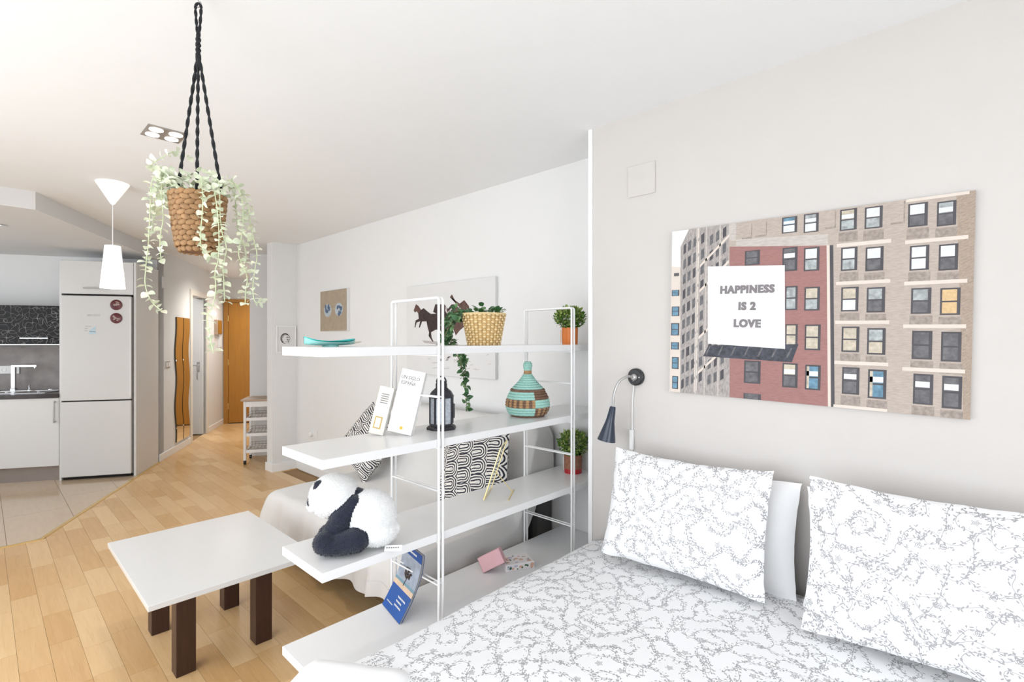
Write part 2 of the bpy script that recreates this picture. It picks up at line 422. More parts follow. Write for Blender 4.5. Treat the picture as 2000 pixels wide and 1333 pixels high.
def smooth_path(P, k=4):
    P = [Vector(p) for p in P]; out = []
    for i in range(len(P) - 1):
        a, b, c, d = P[max(i - 1, 0)], P[i], P[i + 1], P[min(i + 2, len(P) - 1)]
        for j in range(k):
            t = j / k
            out.append(.5 * ((2 * b) + (c - a) * t + (2 * a - 5 * b + 4 * c - d) * t * t + (3 * b - a - 3 * c + d) * t ** 3))
    return out + [P[-1]]

# ------------------------------------------------------------------ the room
ZC = 2.4935
XF, XB, Y0 = -1.574, -1.889, .765            # shelf front, back, near end
YW, YH = 2.124, 2.443                        # bed wall, sofa wall
XT = -1.4736                                 # edge of the bed wall
O2 = Vector((-6.522, 1.133)); G2 = Vector((.5, .8660254)); K2 = Vector((-.8660254, .5))
def KW(x, y, z=0): p = O2 + G2 * x + K2 * y; return (p.x, p.y, z)
RK = R(60)
def kbox(name, m, x0, y0, z0, x1, y1, z1, bevel=0):
    return struct(MB().box(x0, y0, z0, x1, y1, z1).obj(name, m, None, bevel=bevel, loc=KW(0, 0), rot=(0, 0, RK)))
# floor: sub floor with single planks and tiles
floor = struct(MB().box(-10.2, -1.7, -.06, 1.9, 4.4, -.011).obj('floor', 'subfloor'))
TA, TB = Vector((-4.935, .30)), Vector((-7.05, 1.45))     # brass strip between wood and tiles
tn = Vector((-(TB - TA).y, (TB - TA).x)).normalized()
if tn.dot(Vector((0, 1))) < 0: tn = -tn
def clip(poly, nrm, d):
    out = []
    for i in range(len(poly)):
        a, b = poly[i], poly[(i + 1) % len(poly)]; da, db = a.dot(nrm) - d, b.dot(nrm) - d
        if da >= 0: out.append(a)
        if (da >= 0) != (db >= 0): out.append(a + (b - a) * (da / (da - db)))
    return out
td = TA.dot(tn); staves = []; rp = random.Random(3)
PW, GAP = .107, .0005
y = .33 - 18 * PW
while y < 4.2:
    lo = -4.94 if y < .32 else -9.9
    x = -.6 - rp.random() * .4 if y < 2.2 else -5.6
    while x > lo:
        L = rp.choice((.28, .36, .44, .52, .60)); x0 = max(x - L, lo)
        if x - x0 > .03:
            poly = [Vector((x0 + GAP, y + GAP)), Vector((x - GAP, y + GAP)), Vector((x - GAP, y + PW - GAP)), Vector((x0 + GAP, y + PW - GAP))]
            if y >= .32 and x0 < -4.9: poly2 = clip(poly, tn, td + .004)
            else: poly2 = poly
            if len(poly2) >= 3:
                full = poly2 is poly and abs((x - x0) - L) < 1e-6
                staves.append((x0, x, y, L if full else None, poly2))
        x = x0
    y += PW
def vis(c):
    d = -math.sin(.7582) * c[0] + math.cos(.7582) * c[1]; l = math.cos(.7582) * c[0] + math.sin(.7582) * c[1]
    if d < .3: return None
    px = 1000 + 984.77 * l / d; py = 664 + 984.77 * 1.43 / d
    if not (-60 < px < 800 and py < 1420): return None
    if c[1] > 2.2 and c[0] > -5.7: return None
    return d
cand = []
for i, s in enumerate(staves):
    d = vis(((s[0] + s[1]) / 2, s[2] + PW / 2))
    if d: cand.append((d, i))
own = set(i for _, i in sorted(cand)[:296])
lm = {}
rest = MB(); rr = []
for i, (x0, x1, yy, L, poly) in enumerate(staves):
    if i in own:
        if L:
            if L not in lm: lm[L] = MB().box(GAP, GAP, -.011, L - GAP, PW - GAP, 0).mesh('plank', 'parquet')
            link('plank', lm[L], floor, loc=(x0, yy, 0))
        else:
            MB().prism([(p.x - x0, p.y - yy) for p in poly], -.011, 0).obj('plank', 'parquet', floor, loc=(x0, yy, 0))
    else:
        n0 = len(rest.f); rest.prism([(p.x, p.y) for p in poly], -.011, 0); rr += [rp.random()] * (len(rest.f) - n0)
me = bpy.data.meshes.new('planks_far'); me.from_pydata(rest.v, [], rest.f); me.materials.append(M['parquet'])
a = me.attributes.new('rnd', 'FLOAT', 'FACE'); a.data.foreach_set('value', rr)
po = link('planks', me, floor); po['kind'] = 'stuff'
gb = MB().prism([(-8.6, -1.6), (-4.94, -1.6), (-4.94, .30), (TB.x, TB.y), (-7.9, 1.2)], -.011, -.002).obj('grout_bed', 'grout', floor)
for r_ in range(-5, 4):
    ty = .13 + r_ * .395
    for c_ in range(6):
        tx = -4.945 - .79 * (c_ + 1) + (.395 if r_ % 2 else 0)
        poly = [Vector((tx + .0015, ty + .0015)), Vector((min(tx + .79, -4.945) - .0015, ty + .0015)), Vector((min(tx + .79, -4.945) - .0015, ty + .3935)), Vector((tx + .0015, ty + .3935))]
        if poly[1].x - poly[0].x < .05: continue
        poly = clip(poly, -tn, -td + .004)
        if len(poly) < 3: continue
        MB().prism([(p.x - tx, p.y - ty) for p in poly], -.004, 0).obj('tile', 'tile_beige', floor, loc=(tx, ty, 0))
ang = math.atan2((TB - TA).y, (TB - TA).x)
s1 = struct(MB().box(0, -.014, -.002, (TB - TA).length, .014, .004).obj('trim_1', 'brass_strip', bevel=.0015, loc=(TA.x, TA.y, 0), rot=(0, 0, ang)))
s2 = struct(MB().box(-.014, -1.9, -.002, .014, 0, .004).obj('trim_2', 'brass_strip', bevel=.0015, loc=(TA.x, TA.y, 0)))
# ceiling and kitchen soffit
struct(MB().box(-10.3, -1.75, ZC, 1.95, 4.5, ZC + .12).obj('ceiling', 'ceiling_paint'))
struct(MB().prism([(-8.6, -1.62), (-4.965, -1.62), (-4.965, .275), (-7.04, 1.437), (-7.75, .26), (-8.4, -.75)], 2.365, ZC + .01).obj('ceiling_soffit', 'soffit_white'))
# walls
struct(MB().box(XT + .004, YW, -.05, 1.85, YW + .33, ZC + .02).obj('wall_bed', 'wall_greige'))
struct(MB().box(XT - .002, YW - .006, 0, XT + .022, YH, ZC).obj('trim_3', 'trim_white', bevel=.002))
struct(MB().box(-5.785, YH, -.05, XT + .01, YH + .15, ZC + .02).obj('wall_sofa', 'wall_white'))
struct(MB().box(-5.785, 2.18, -.05, -5.635, YH + .02, ZC + .02).obj('wall_pilaster', 'wall_white'))
struct(MB().box(-5.785, YH + .1, -.05, -5.65, 4.0, ZC + .02).obj('wall_recess', 'wall_white'))
kbox('wall_kitchen', 'wall_white', -2.75, .62, -.05, 0, .76, 2.42)
kbox('wall_kitchen_end', 'wall_white', -.012, .60, -.05, 0, .77, ZC + .02)
kbox('wall_corridor_right', 'wall_white', .954, .655, -.05, 2.2, .80, ZC + .02)
kbox('wall_corridor_inner', 'wall_white', .954, .79, -.05, 1.07, 3.6, ZC + .02)
kbox('wall_corridor_end', 'wall_white', -.2, 3.46, -.05, 1.1, 3.58, ZC + .02)
mw = MB().box(-.11, .60, -.05, 0, 1.80, ZC + .02).box(-.11, 1.80, 2.06, 0, 2.48, ZC + .02).box(-.11, 2.48, -.05, 0, 3.48, ZC + .02)
struct(mw.obj('wall_corridor_left', 'wall_white', loc=KW(0, 0), rot=(0, 0, RK)))
kbox('wall_bathroom', 'wall_white', -1.6, 3.3, -.05, -.1, 3.4, ZC + .02)
kbox('wall_bathroom_side', 'wall_white', -1.7, .8, -.05, -1.6, 3.4, ZC + .02)
ww = MB().box(-8.6, -1.6, -.05, -7.75, -1.5, ZC + .02).box(-5.45, -1.6, -.05, -3.9, -1.5, ZC + .02).box(-7.75, -1.6, -.05, -5.45, -1.5, .62).box(-7.75, -1.6, 2.28, -5.45, -1.5, ZC + .02).box(-3.9, -1.6, 2.32, .5, -1.5, ZC + .02).box(.5, -1.6, -.05, 1.85, -1.5, ZC + .02).box(-3.9, -1.6, -.05, .5, -1.5, .15)
struct(ww.obj('wall_window', 'wall_white'))
sw = MB().box(1.7, -1.6, -.05, 1.85, -.75, ZC + .02).box(1.7, 1.35, -.05, 1.85, 2.2, ZC + .02).box(1.7, -.75, -.05, 1.85, 1.35, .55).box(1.7, -.75, 2.15, 1.85, 1.35, ZC + .02)
struct(sw.obj('wall_side', 'wall_white'))
struct(MB().box(-8.6, -1.6, -.05, -8.45, 0.2, ZC + .02).obj('wall_left', 'wall_white'))
def window(name, x0, x1, z0, z1, n, loc, rz):
    o = thing(name, 'window', 'window', loc, rz); del o['label'], o['category']; struct(o)
    f = MB().box(x0, -.03, z0, x1, .03, z0 + .06).box(x0, -.03, z1 - .06, x1, .03, z1)
    for i in range(n + 1):
        xx = x0 + (x1 - x0 - .06) * i / n; f.box(xx, -.03, z0, xx + .06, .03, z1)
    f.obj('window_frame', 'trim_white', o)
    for i in range(n):
        a_, b_ = x0 + (x1 - x0 - .06) * i / n + .06, x0 + (x1 - x0 - .06) * (i + 1) / n
        MB().box(a_, -.004, z0 + .06, b_, .004, z1 - .06).obj('pane', 'window_pane', o)
window('window_1', -2.2, 2.2, .15, 2.32, 4, (-1.7, -1.55, 0), 0)
window('window_kitchen_added', -1.15, 1.15, .62, 2.28, 2, (-6.6, -1.55, 0), 0)  # unseen window, added to spread light to the kitchen side
window('window_2', -1.05, 1.05, .55, 2.15, 2, (1.77, .3, 0), R(90))
# baseboards
def kboard(name, x0, y0, x1, y1): return kbox(name, 'trim_white', x0, y0, 0, x1, y1, .085, .003)
kboard('baseboard_corridor', 0, .62, .014, 1.72); kboard('baseboard_corridor_far', 0, 2.56, .014, 3.45)
struct(MB().box(-5.635, YH - .014, 0, -1.49, YH, .085).obj('baseboard_sofa', 'trim_white', bevel=.003))
struct(MB().box(-5.80, 2.166, 0, -5.621, 2.18, .085).box(-5.635, 2.18, 0, -5.621, YH - .014, .085).obj('baseboard_pilaster', 'trim_white'))
# oak entrance door at the corridor end
d1 = thing('door_1', 'd', 'd', KW(0, 0), RK); del d1['label'], d1['category']; struct(d1)
MB().box(.015, 3.425, 0, .085, 3.46, 2.13).box(.085, 3.425, 2.075, .90, 3.46, 2.13).box(.885, 3.425, 0, .945, 3.46, 2.13).obj('door_frame', 'oak_frame', d1, bevel=.003)
MB().box(.09, 3.435, .012, .88, 3.459, 2.072).obj('door_leaf', 'oak', d1, bevel=.002)
MB().box(.088, 3.432, 0, .882, 3.44, .012).obj('door_gap', 'dark_gap', d1)
for z in (.30, 1.05, 1.80):
    MB().tube([(.088, 3.42, z - .05), (.088, 3.42, z + .05)], .008).obj('hinge', 'brass', d1)
# white door standing open in the corridor wall
d2 = thing('door_2', 'd', 'd', KW(0, 0), RK); del d2['label'], d2['category']; struct(d2)
MB().box(-.13, 1.72, 0, .016, 1.80, 2.06).box(-.13, 2.48, 0, .016, 2.56, 2.06).box(-.13, 1.72, 2.06, .016, 2.56, 2.14).obj('door_frame', 'cream_frame', d2, bevel=.003)
MB().box(-.80, 2.43, .01, -.03, 2.468, 2.05).obj('door_leaf', 'door_white', d2, bevel=.002)
h = MB()
for s_ in (-1, 1):
    yy = 2.449 + s_ * .02
    h.tube([(-.09, yy, 1.05), (-.09, yy + s_ * .045, 1.05), (-.09, yy + s_ * .055, 1.05), (-.20, yy + s_ * .055, 1.05)], .009)
    h.box(-.11, yy - .003, .95, -.07, yy + .003, 1.10)
h.obj('door_handle', 'chrome', d2, smooth=True)
k_ = MB()
for q in range(4): k_.box(-.097 + q * .004, 2.37 - q * .006, .86 - q * .01, -.088 + q * .004, 2.374 - q * .006, .94)
k_.obj('key', 'steel', d2)

# ------------------------------------------------------------------ kitchen
def kthing(name, label, cat, x, y, z=0, group=None): return thing(name, label, cat, KW(x, y, z), RK, group)
t = kthing('tall_cabinet', 'white tall kitchen cabinet housing around and above the fridge', 'cabinet', 0, 0)
MB().box(-.022, 0, 0, 0, .60, 2.247).obj('side_panel', 'cab_white', t, bevel=.001)
MB().box(-.665, 0, 0, -.647, .60, 2.247).obj('side_panel', 'cab_white', t, bevel=.001)
MB().box(-.647, .02, 1.905, -.022, .60, 2.247).obj('body', 'cab_white', t)
dr = MB().box(-.660, -.002, 1.905, -.026, .018, 2.243).obj('door', 'cab_white', t, bevel=.002)
MB().box(-.455, -.03, 1.957, -.225, -.018, 1.971).box(-.455, -.03, 1.957, -.445, 0, 1.971).box(-.235, -.03, 1.957, -.225, 0, 1.971).obj('handle', 'steel', dr, bevel=.002)
MB().box(-.645, .03, .0, -.024, .59, .02).obj('plinth', 'dark_gap', t)
t = kthing('fridge', 'tall white fridge freezer with two doors', 'fridge', 0, 0)
MB().box(-.640, .03, .022, -.040, .58, 1.88).obj('body', 'fridge_white', t)
fd = MB().box(-.640, -.028, .812, -.036, .024, 1.885).obj('fridge_door', 'fridge_white', t, bevel=.006)
MB().box(-.640, -.028, .035, -.036, .024, .799).obj('freezer_door', 'fridge_white', t, bevel=.006)
for za, zb, ya in ((.795, .815, -.01), (1.884, 1.898, 0), (.02, .038, -.005)): MB().box(-.632, ya, za, -.044, .025, zb).obj('gasket', 'dark_gap', t)
MB().box(-.046, -.031, .84, -.037, -.026, 1.86).obj('grip_strip', 'trim_white', fd, bevel=.002)
text('BOSCH', .030, 'steel', fd, loc=(-.352, -.0287, 1.686), rot=(R(90), 0, 0), sx=.95)
mk = MB().tube([(-.408 + .009 * math.cos(a_ * math.pi / 8), -.0287, 1.686 + .009 * math.sin(a_ * math.pi / 8)) for a_ in range(16)], .0013, 5, closed=True).box(-.411, -.0295, 1.682, -.405, -.028, 1.690)
mk.obj('emblem', 'steel', fd)
st = MB().box(-.40, -.0295, 1.513, -.345, -.028, 1.520)
st.add([(-.405, -.0295, 1.53), (-.345, -.0295, 1.53), (-.345, -.0295, 1.572)], [(0, 1, 2)], 1); st.box(-.405, -.0292, 1.49, -.34, -.028, 1.508, 1)
st.obj('energy_sticker', ['sticker_blue', 'sticker_pale'], fd)
tx = MB()
for q, (xa, xb) in enumerate(((-.435, -.385), (-.44, -.41), (-.44, -.415))): tx.box(xa, -.0289, 1.568 - q * .022, xb, -.028, 1.573 - q * .022)
tx.obj('fine_print', 'wire_grey', fd)
def magnet(z, label, seed):
    o = kthing('fridge_magnet', label, 'magnet', -.165, -.0275, z, 'round magnets on the fridge')
    MB().lathe([(.052, 0), (.054, .002), (.054, .005), (.050, .007)], 28).obj('disc', 'magnet_red', o, smooth=True, rot=(R(90), 0, 0))
    rg = random.Random(seed); b = MB()
    for q in range(7):
        a_ = rg.random() * 6.3; r_ = rg.random() * .033
        b.ell((r_ * math.cos(a_), -.0075, r_ * math.sin(a_)), (.006 + rg.random() * .008, .0006, .005 + rg.random() * .007), 8, 4)
    b.obj('printed_patch', 'magnet_pale', o)
magnet(1.795, 'round red and pale magnet, the upper one on the fridge door', 1)
magnet(1.657, 'round dark red magnet, the lower one on the fridge door', 2)
def base_unit(xa, xb, label, hs):
    t = kthing('base_cabinet', label, 'cabinet', xb, 0, 0, 'white base cabinets under the worktop'); wd = xb - xa
    MB().box(-wd, .02, .15, 0, .60, .845).obj('body', 'cab_white', t)
    d = MB().box(-wd + .002, 0, .155, -.002, .019, .842).obj('door', 'cab_white', t, bevel=.002)
    hx = -.03 if hs > 0 else -wd + .03
    MB().box(hx - .006, -.032, .59, hx + .006, -.020, .82).box(hx - .006, -.032, .60, hx + .006, 0, .612).box(hx - .006, -.032, .798, hx + .006, 0, .81).obj('handle', 'steel', d, bevel=.002)
    MB().box(-wd, .06, 0, 0, .075, .148).obj('plinth', 'plinth_alu', t)
base_unit(-1.185, -.668, 'white base cabinet with long bar handle next to the fridge', 1)
base_unit(-1.79, -1.188, 'white base cabinet under the sink tap', -1)
t = kthing('worktop', 'dark marbled kitchen worktop on white base cabinets', 'worktop', -.668, 0)
MB().box(-1.45, -.02, .847, 0, .61, .885).obj('slab', 'counter_dark', t, bevel=.003)
t = kthing('backsplash', 'grey stone-look splashback panel behind the tap', 'backsplash', -.668, .62)
MB().box(-1.45, -.009, .886, 0, -.001, 1.377).obj('panel', 'splash_grey', t)
t = kthing('kitchen_cabinet', 'black wall cabinet with white swirl pattern above the sink', 'cabinet', -.668, .27)
MB().box(-1.45, .02, 1.387, 0, .34, 1.793).obj('body', 'dark_gap', t)
for q in range(2):
    d = MB().box(-.72 * (q + 1) + .002, 0, 1.392, -.72 * q - .002, .019, 1.791).obj('door', 'swirl', t, bevel=.001)
    MB().box(-.72 * q - .455, -.022, 1.445, -.72 * q - .215, -.012, 1.455).box(-.72 * q - .45, -.02, 1.446, -.72 * q - .44, .0, 1.454).box(-.72 * q - .23, -.02, 1.446, -.72 * q - .22, 0, 1.454).obj('handle', 'steel', d)
MB().box(-1.45, -.004, 1.378, 0, .34, 1.388).obj('light_rail', 'steel', t)
t = kthing('sink', 'steel inset sink sunk into dark worktop', 'sink', -1.16, .28, .885)
sk = MB().box(-.24, -.17, 0, .32, -.155, .006).box(-.24, .155, 0, .32, .17, .006).box(-.24, -.17, 0, -.225, .17, .006).box(.305, -.17, 0, .32, .17, .006).box(.06, -.17, 0, .075, .17, .006)
sk.obj('rim', 'chrome', t, bevel=.002)
MB().box(-.225, -.155, .0005, .305, .155, .002).obj('basin', 'steel', t)
for qx in (-.08, .19): MB().lathe([(.025, .002), (.025, .006), (.012, .008)], 16, c=(qx, 0, 0)).obj('drain', 'chrome', t, smooth=True)
t = kthing('tap', 'square chrome kitchen tap with long horizontal spout', 'tap', -1.29, .47, .885)
MB().box(-.022, -.022, 0, .022, .022, .03).obj('base', 'steel', t, bevel=.002)
MB().box(-.017, -.017, .03, .017, .017, .275).obj('column', 'chrome', t, bevel=.003)
sp = MB().box(-.017, -.016, .255, .205, .016, .28).obj('spout', 'chrome', t, bevel=.003)
MB().lathe([(.009, .243), (.009, .256)], 12, c=(.185, 0, 0)).obj('nozzle', 'chrome', sp)
t = kthing('soap_pump', 'small chrome soap pump standing beside the tap', 'soap pump', -1.17, .50, .885)
MB().lathe([(.019, 0), (.017, .008), (.009, .012), (.008, .05), (.010, .055), (.006, .062)], 14).obj('body', 'chrome', t, smooth=True)
for xx, yy, nm in ((-.98, .50, 'the one nearer the soap pump'), (-.88, .51, 'the one nearer the fridge')):
    o = kthing('sink_plug', 'round chrome knob on the worktop, ' + nm, 'knob', xx, yy, .885, 'chrome knobs behind the sink')
    MB().lathe([(.026, 0), (.026, .008), (.018, .018), (0, .02)], 16).obj('cap', 'chrome', o, smooth=True)
t = kthing('power_socket', 'steel double wall socket on grey splashback', 'socket', -1.40, .607, 1.107)
MB().box(-.09, -.008, -.043, .09, 0, .043).obj('plate', 'socket_white', t, bevel=.003)
for qx in (-.045, .045): MB().lathe([(.022, 0), (.022, .003), (.017, .003), (.016, .001)], 16).obj('socket_ring', 'wire_grey', t, loc=(qx, -.008, 0), rot=(R(90), 0, 0))
# corridor fittings
def wavy(y0, label):
    t = kthing('wavy_mirror', label, 'mirror', 0, 0, 0, 'wavy mirrors on the corridor wall'); n = 48; wd = .235
    pts = []
    for side in (0, 1):
        for i in range(n + 1):
            q = i / n if side == 0 else 1 - i / n; z = .125 + q * 1.60
            pts.append((y0 + side * wd + .026 * math.sin(q * 2 * math.pi * 2.3 + .6), z))
    b = MB(); m_ = len(pts)
    b.add([(.018, p[0], p[1]) for p in pts] + [(.004, p[0], p[1]) for p in pts], [list(range(m_))] + [(i, (i + 1) % m_, m_ + (i + 1) % m_, m_ + i) for i in range(m_)])
    b.m = [0] + [1] * m_
    b.obj('glass', ['mirror_glass', 'mirror_edge'], t)
    for z in (.30, 1.16): MB().box(.018, y0 - .008, z, .022, y0 + .014, z + .018).obj('clip', 'chrome', t)
wavy(1.145, 'tall wavy wall mirror beside the light switch')
wavy(1.405, 'tall wavy wall mirror beside the white door frame')
t = kthing('light_switch', 'silver double light switch on corridor wall beside mirror', 'switch', 0, .885, 1.13)
MB().box(.0, -.075, -.042, .008, .075, .042).obj('plate', 'steel', t, bevel=.002)
for q in (-.034, .034): MB().box(.008, q - .026, -.028, .012, q + .026, .028).obj('rocker', 'socket_white', t, bevel=.002)
t = kthing('junction_cover', 'small white blank cover plate high on corridor wall', 'cover plate', 0, .78, 2.12)
MB().box(0, -.08, -.07, .008, .08, .07).obj('plate', 'wall_white', t, bevel=.002)
t = kthing('key_cabinet', 'small brown wooden key box on far corridor wall', 'key box', 0, 3.05, 1.64)
MB().box(0, -.13, -.12, .05, .13, .12).obj('body', 'cart_wood', t, bevel=.003)
MB().box(.05, -.115, -.105, .056, .115, .105).obj('door', 'oak_frame', t)
t = kthing('intercom', 'white intercom handset below brown key box', 'intercom', 0, 3.18, 1.40)
MB().box(0, -.045, -.10, .03, .045, .10).obj('body', 'socket_white', t, bevel=.006)
MB().box(.03, -.04, -.09, .05, -.005, .09).obj('handset', 'socket_white', t, bevel=.006)
# rolling cart
t = kthing('rolling_cart', 'slim white rolling cart with wooden top and wire baskets', 'cart', .975, .20)
CW, CD = .37, .34
for xx in (0, CW - .028):
    for yy in (0, CD - .028): MB().box(xx, yy, .045, xx + .028, yy + .028, .725).obj('post', 'cart_white', t, bevel=.003)
MB().box(-.025, -.02, .727, CW + .025, CD + .02, .748).obj('top_board', 'cart_wood', t, bevel=.004)
MB().box(.028, .003, .66, CW - .028, .02, .722).box(.003, .028, .68, .02, CD - .028, .722).box(CW - .02, .028, .68, CW - .003, CD - .028, .722).obj('apron', 'cart_white', t)
for z in (.13, .32, .50):
    MB().box(.028, .004, z, CW - .028, .022, z + .035).box(.028, CD - .022, z, CW - .028, CD - .004, z + .035).box(.004, .028, z, .022, CD - .028, z + .02).box(CW - .022, .028, z, CW - .004, CD - .028, z + .02).obj('rail', 'cart_white', t, bevel=.002)
    b = MB()
    for q in range(9): b.tube([(.035 + q * (CW - .07) / 8, .03, z + .075), (.035 + q * (CW - .07) / 8, .03, z + .02), (.035 + q * (CW - .07) / 8, CD - .03, z + .02), (.035 + q * (CW - .07) / 8, CD - .03, z + .075)], .0018, 4)
    for zz in (.045, .075): b.tube([(.03, .03, z + zz), (CW - .03, .03, z + zz), (CW - .03, CD - .03, z + zz), (.03, CD - .03, z + zz)], .0025, 5, closed=True)
    b.obj('wire_basket', 'wire_grey', t)
for xx in (.014, CW - .014):
    for yy in (.014, CD - .014):
        c_ = MB().tube([(xx - .011, yy, .025), (xx + .011, yy, .025)], .025, 16).box(xx - .014, yy - .006, .025, xx + .014, yy + .006, .05)
        c_.obj('caster', 'rubber_black', t, smooth=True)

# ------------------------------------------------------------------ ceiling lamps and added fill lights
t = thing('pendant_lamp', 'white pendant lamp with tapered glowing shade and cone canopy', 'lamp', (-4.312, .62, ZC))
MB().lathe([(.094, 0), (.092, -.006), (.012, -.142), (.004, -.148)], 32).obj('canopy', 'shade_white', t, smooth=True)
MB().tube([(0, 0, -.145), (0, 0, -.43)], .0025, 6).obj('cord', 'trim_white', t)
sh = MB()
N_ = 40; pr = [(.044, -.425), (.0445, -.43), (.058, -.585), (.0685, -.712)]
vs = []
for r_, z in pr:
    for j in range(N_): a_ = 2 * math.pi * j / N_; q = r_ * (1 + .012 * (j % 2)); vs.append((q * math.cos(a_), q * math.sin(a_), z))
sh.add(vs, [(i * N_ + j, i * N_ + (j + 1) % N_, (i + 1) * N_ + (j + 1) % N_, (i + 1) * N_ + j) for i in range(3) for j in range(N_)] + [list(range(N_))])
sh.m = [0] * N_ + [0] * N_ + [1] * N_ + [0]
sh.obj('lamp_shade', ['shade_white', 'lamp_glow'], t, smooth=True)
point('pendant_bulb', (-4.312, .62, ZC - .76), 2.5)
t = thing('ceiling_spotlight', 'square recessed ceiling fitting with four round lights', 'ceiling light', (-3.085, .653, ZC))
MB().box(-.088, -.085, -.006, .088, .085, 0).obj('plate', 'wire_grey', t, bevel=.002)
for qx in (-.042, .042):
    for qy in (-.042, .042): MB().lathe([(.030, -.006), (.030, -.008), (.026, -.0085), (0, -.0085)][::-1], 20, c=(qx, qy, 0)).obj('lens', 'spot_glow', t)
spot('ceiling_spot_light', (-3.085, .653, ZC - .03), 14)
t = thing('recessed_downlight', 'small round downlight in the kitchen soffit', 'downlight', (-5.82, .114, 2.365))
MB().lathe([(.045, 0), (.045, -.004), (.032, -.005)], 20).obj('ring', 'chrome', t)
MB().lathe([(.031, -.003), (0, -.0055)], 16).obj('lens', 'spot_glow', t)
spot('kitchen_downlight', (-5.82, .114, 2.34), 5)
spot('corridor_fill', KW(.55, 1.75, 2.42), 38, (1, .95, .88), 150, .25)  # added fill without a fitting, brightens the corridor
spot('entrance_fill', KW(.55, 2.85, 2.42), 30, (1, .95, .88), 150, .25)  # second added fill without a fitting, for the corridor's far end
point('bathroom_fill', KW(-.8, 2.0, 2.3), 9, (1, .97, .93))  # unseen fill added in the side room, spills through the open door

# ------------------------------------------------------------------ bed
t = thing('bed', 'double bed under floral bedding against the grey wall', 'bed', (-.62, 1.1, 0))
BX0, BX1, BY0, BY1 = -1.37, .13, .12, 2.09
MB().box(-.74, -.97, .10, .74, .985, .27).obj('bed_base', 'bed_base', t, bevel=.01)
MB().box(-.745, -.975, .27, .745, .985, .445).obj('mattress', 'cotton_white', t, bevel=.04)
for qx in (-.68, .63):
    for qy in (-.9, .88): MB().box(qx, qy, 0, qx + .05, qy + .05, .10).obj('leg', 'wenge', t)
prof = [(-1.455, .20), (-1.44, .34), (-1.425, .41), (-1.395, .448), (-1.34, .468), (-1.2, .482), (-.9, .494), (-.62, .497), (-.3, .494), (0, .48), (.13, .462), (.17, .43), (.185, .34), (.195, .2)]
pp = smooth_path([(x, 0, z) for x, z in prof], 5); arc = [0]
for i in range(1, len(pp)): arc.append(arc[-1] + (pp[i] - pp[i - 1]).length)
def dv(u, v):
    q = u * (len(pp) - 1); i = min(int(q), len(pp) - 2); f = q - i; p = pp[i].lerp(pp[i + 1], f)
    yy = .06 + v * 1.99
    z = p.z; wr = mnoise.noise((p.x * 3.1, yy * 2.3, 3)) * .010 + mnoise.noise((p.x * 8, yy * 6, 8)) * .004
    if v < .05: z -= (.05 - v) * 3.2
    return (p.x + .25 * wr, yy, max(z + wr, .12))
def duv(u, v):
    q = u * (len(pp) - 1); i = min(int(q), len(pp) - 2); f = q - i
    return (arc[i] + (arc[i + 1] - arc[i]) * f, v * 1.99)
dvt = MB().grid(dv, 70, 80, uvf=duv).obj('duvet', 'floral', smooth=80)
sd = dvt.modifiers.new('thick', 'SOLIDIFY'); sd.thickness = .008; sd.offset = 0
tag(dvt, 'white duvet with thin grey vine and flower print', 'duvet')
def cushion(w_, h_, t_, m, name, pinch=.05, seed=0, n=26, sag=0):
    b = MB()
    for s_ in (1, -1):
        def fn(a_, c_, s_=s_):
            u, v = a_ * 2 - 1, c_ * 2 - 1
            if s_ < 0: u = -u
            x = w_ / 2 * u * (1 - pinch * (1 - v * v) * abs(u) ** 3); y = h_ / 2 * v * (1 - pinch * (1 - u * u) * abs(v) ** 3)
            z = s_ * t_ / 2 * (max(0, (1 - abs(u) ** 3.2) * (1 - abs(v) ** 3.2))) ** .55
            z += s_ * .006 * mnoise.noise((u * 3 + seed, v * 3, s_)) * (1 - u * u) * (1 - v * v) + s_ * .0
            x += .004 * mnoise.noise((u * 5, v * 5, seed)); y += .006 * mnoise.noise((u * 4, v * 4, seed + 5)) - sag * (1 - u * u) * max(v, 0)
            return (x, y, z)
        def uvf(a_, c_, s_=s_): return ((a_ if s_ > 0 else 1 - a_) * w_ + seed * .37, c_ * h_ + seed * .21 + (0 if s_ > 0 else 3))
        b.grid(fn, n, n, uvf=uvf)
    return b.obj(name, m, smooth=75)
def put(o, bl, xd, up, w_, h_):
    xd = Vector(xd).normalized(); up = Vector(up); n_ = xd.cross(up).normalized(); y = n_.cross(xd)
    c = Vector(bl) + y * (h_ / 2); mtx = Matrix((xd, y, n_)).transposed().to_4x4(); mtx.translation = c
    o.matrix_world = mtx; o.location = c; o.rotation_euler = mtx.to_euler()
o = cushion(.645, .45, .13, 'floral', 'pillow', .04, 1, sag=.012); put(o, (-.885, 1.845, .522), (1, .05, 0), (.085, .135, .44), .645, .45)
tag(o, 'floral pillow propped on the bed beside the black wall lamp', 'pillow', 'pillows on the bed')
o = cushion(.68, .475, .14, 'floral', 'pillow', .04, 2, sag=.012); put(o, (-.092, 1.80, .522), (1, .07, 0), (.0, .15, .455), .68, .475)
tag(o, 'floral pillow propped on the bed under the city canvas', 'pillow', 'pillows on the bed')
o = cushion(.64, .42, .10, 'cotton_white', 'pillow', .05, 3); put(o, (-.815, 1.985, .492), (1, .02, 0), (.07, .075, .42), .64, .42)
tag(o, 'plain white pillow behind the floral pillow beside the wall lamp', 'pillow', 'pillows on the bed')
o = cushion(.66, .42, .10, 'cotton_white', 'pillow', .05, 4); put(o, (-.145, 1.985, .49), (1, .03, 0), (.0, .075, .42), .66, .42)
tag(o, 'plain white pillow behind the floral pillow under the city canvas', 'pillow', 'pillows on the bed')
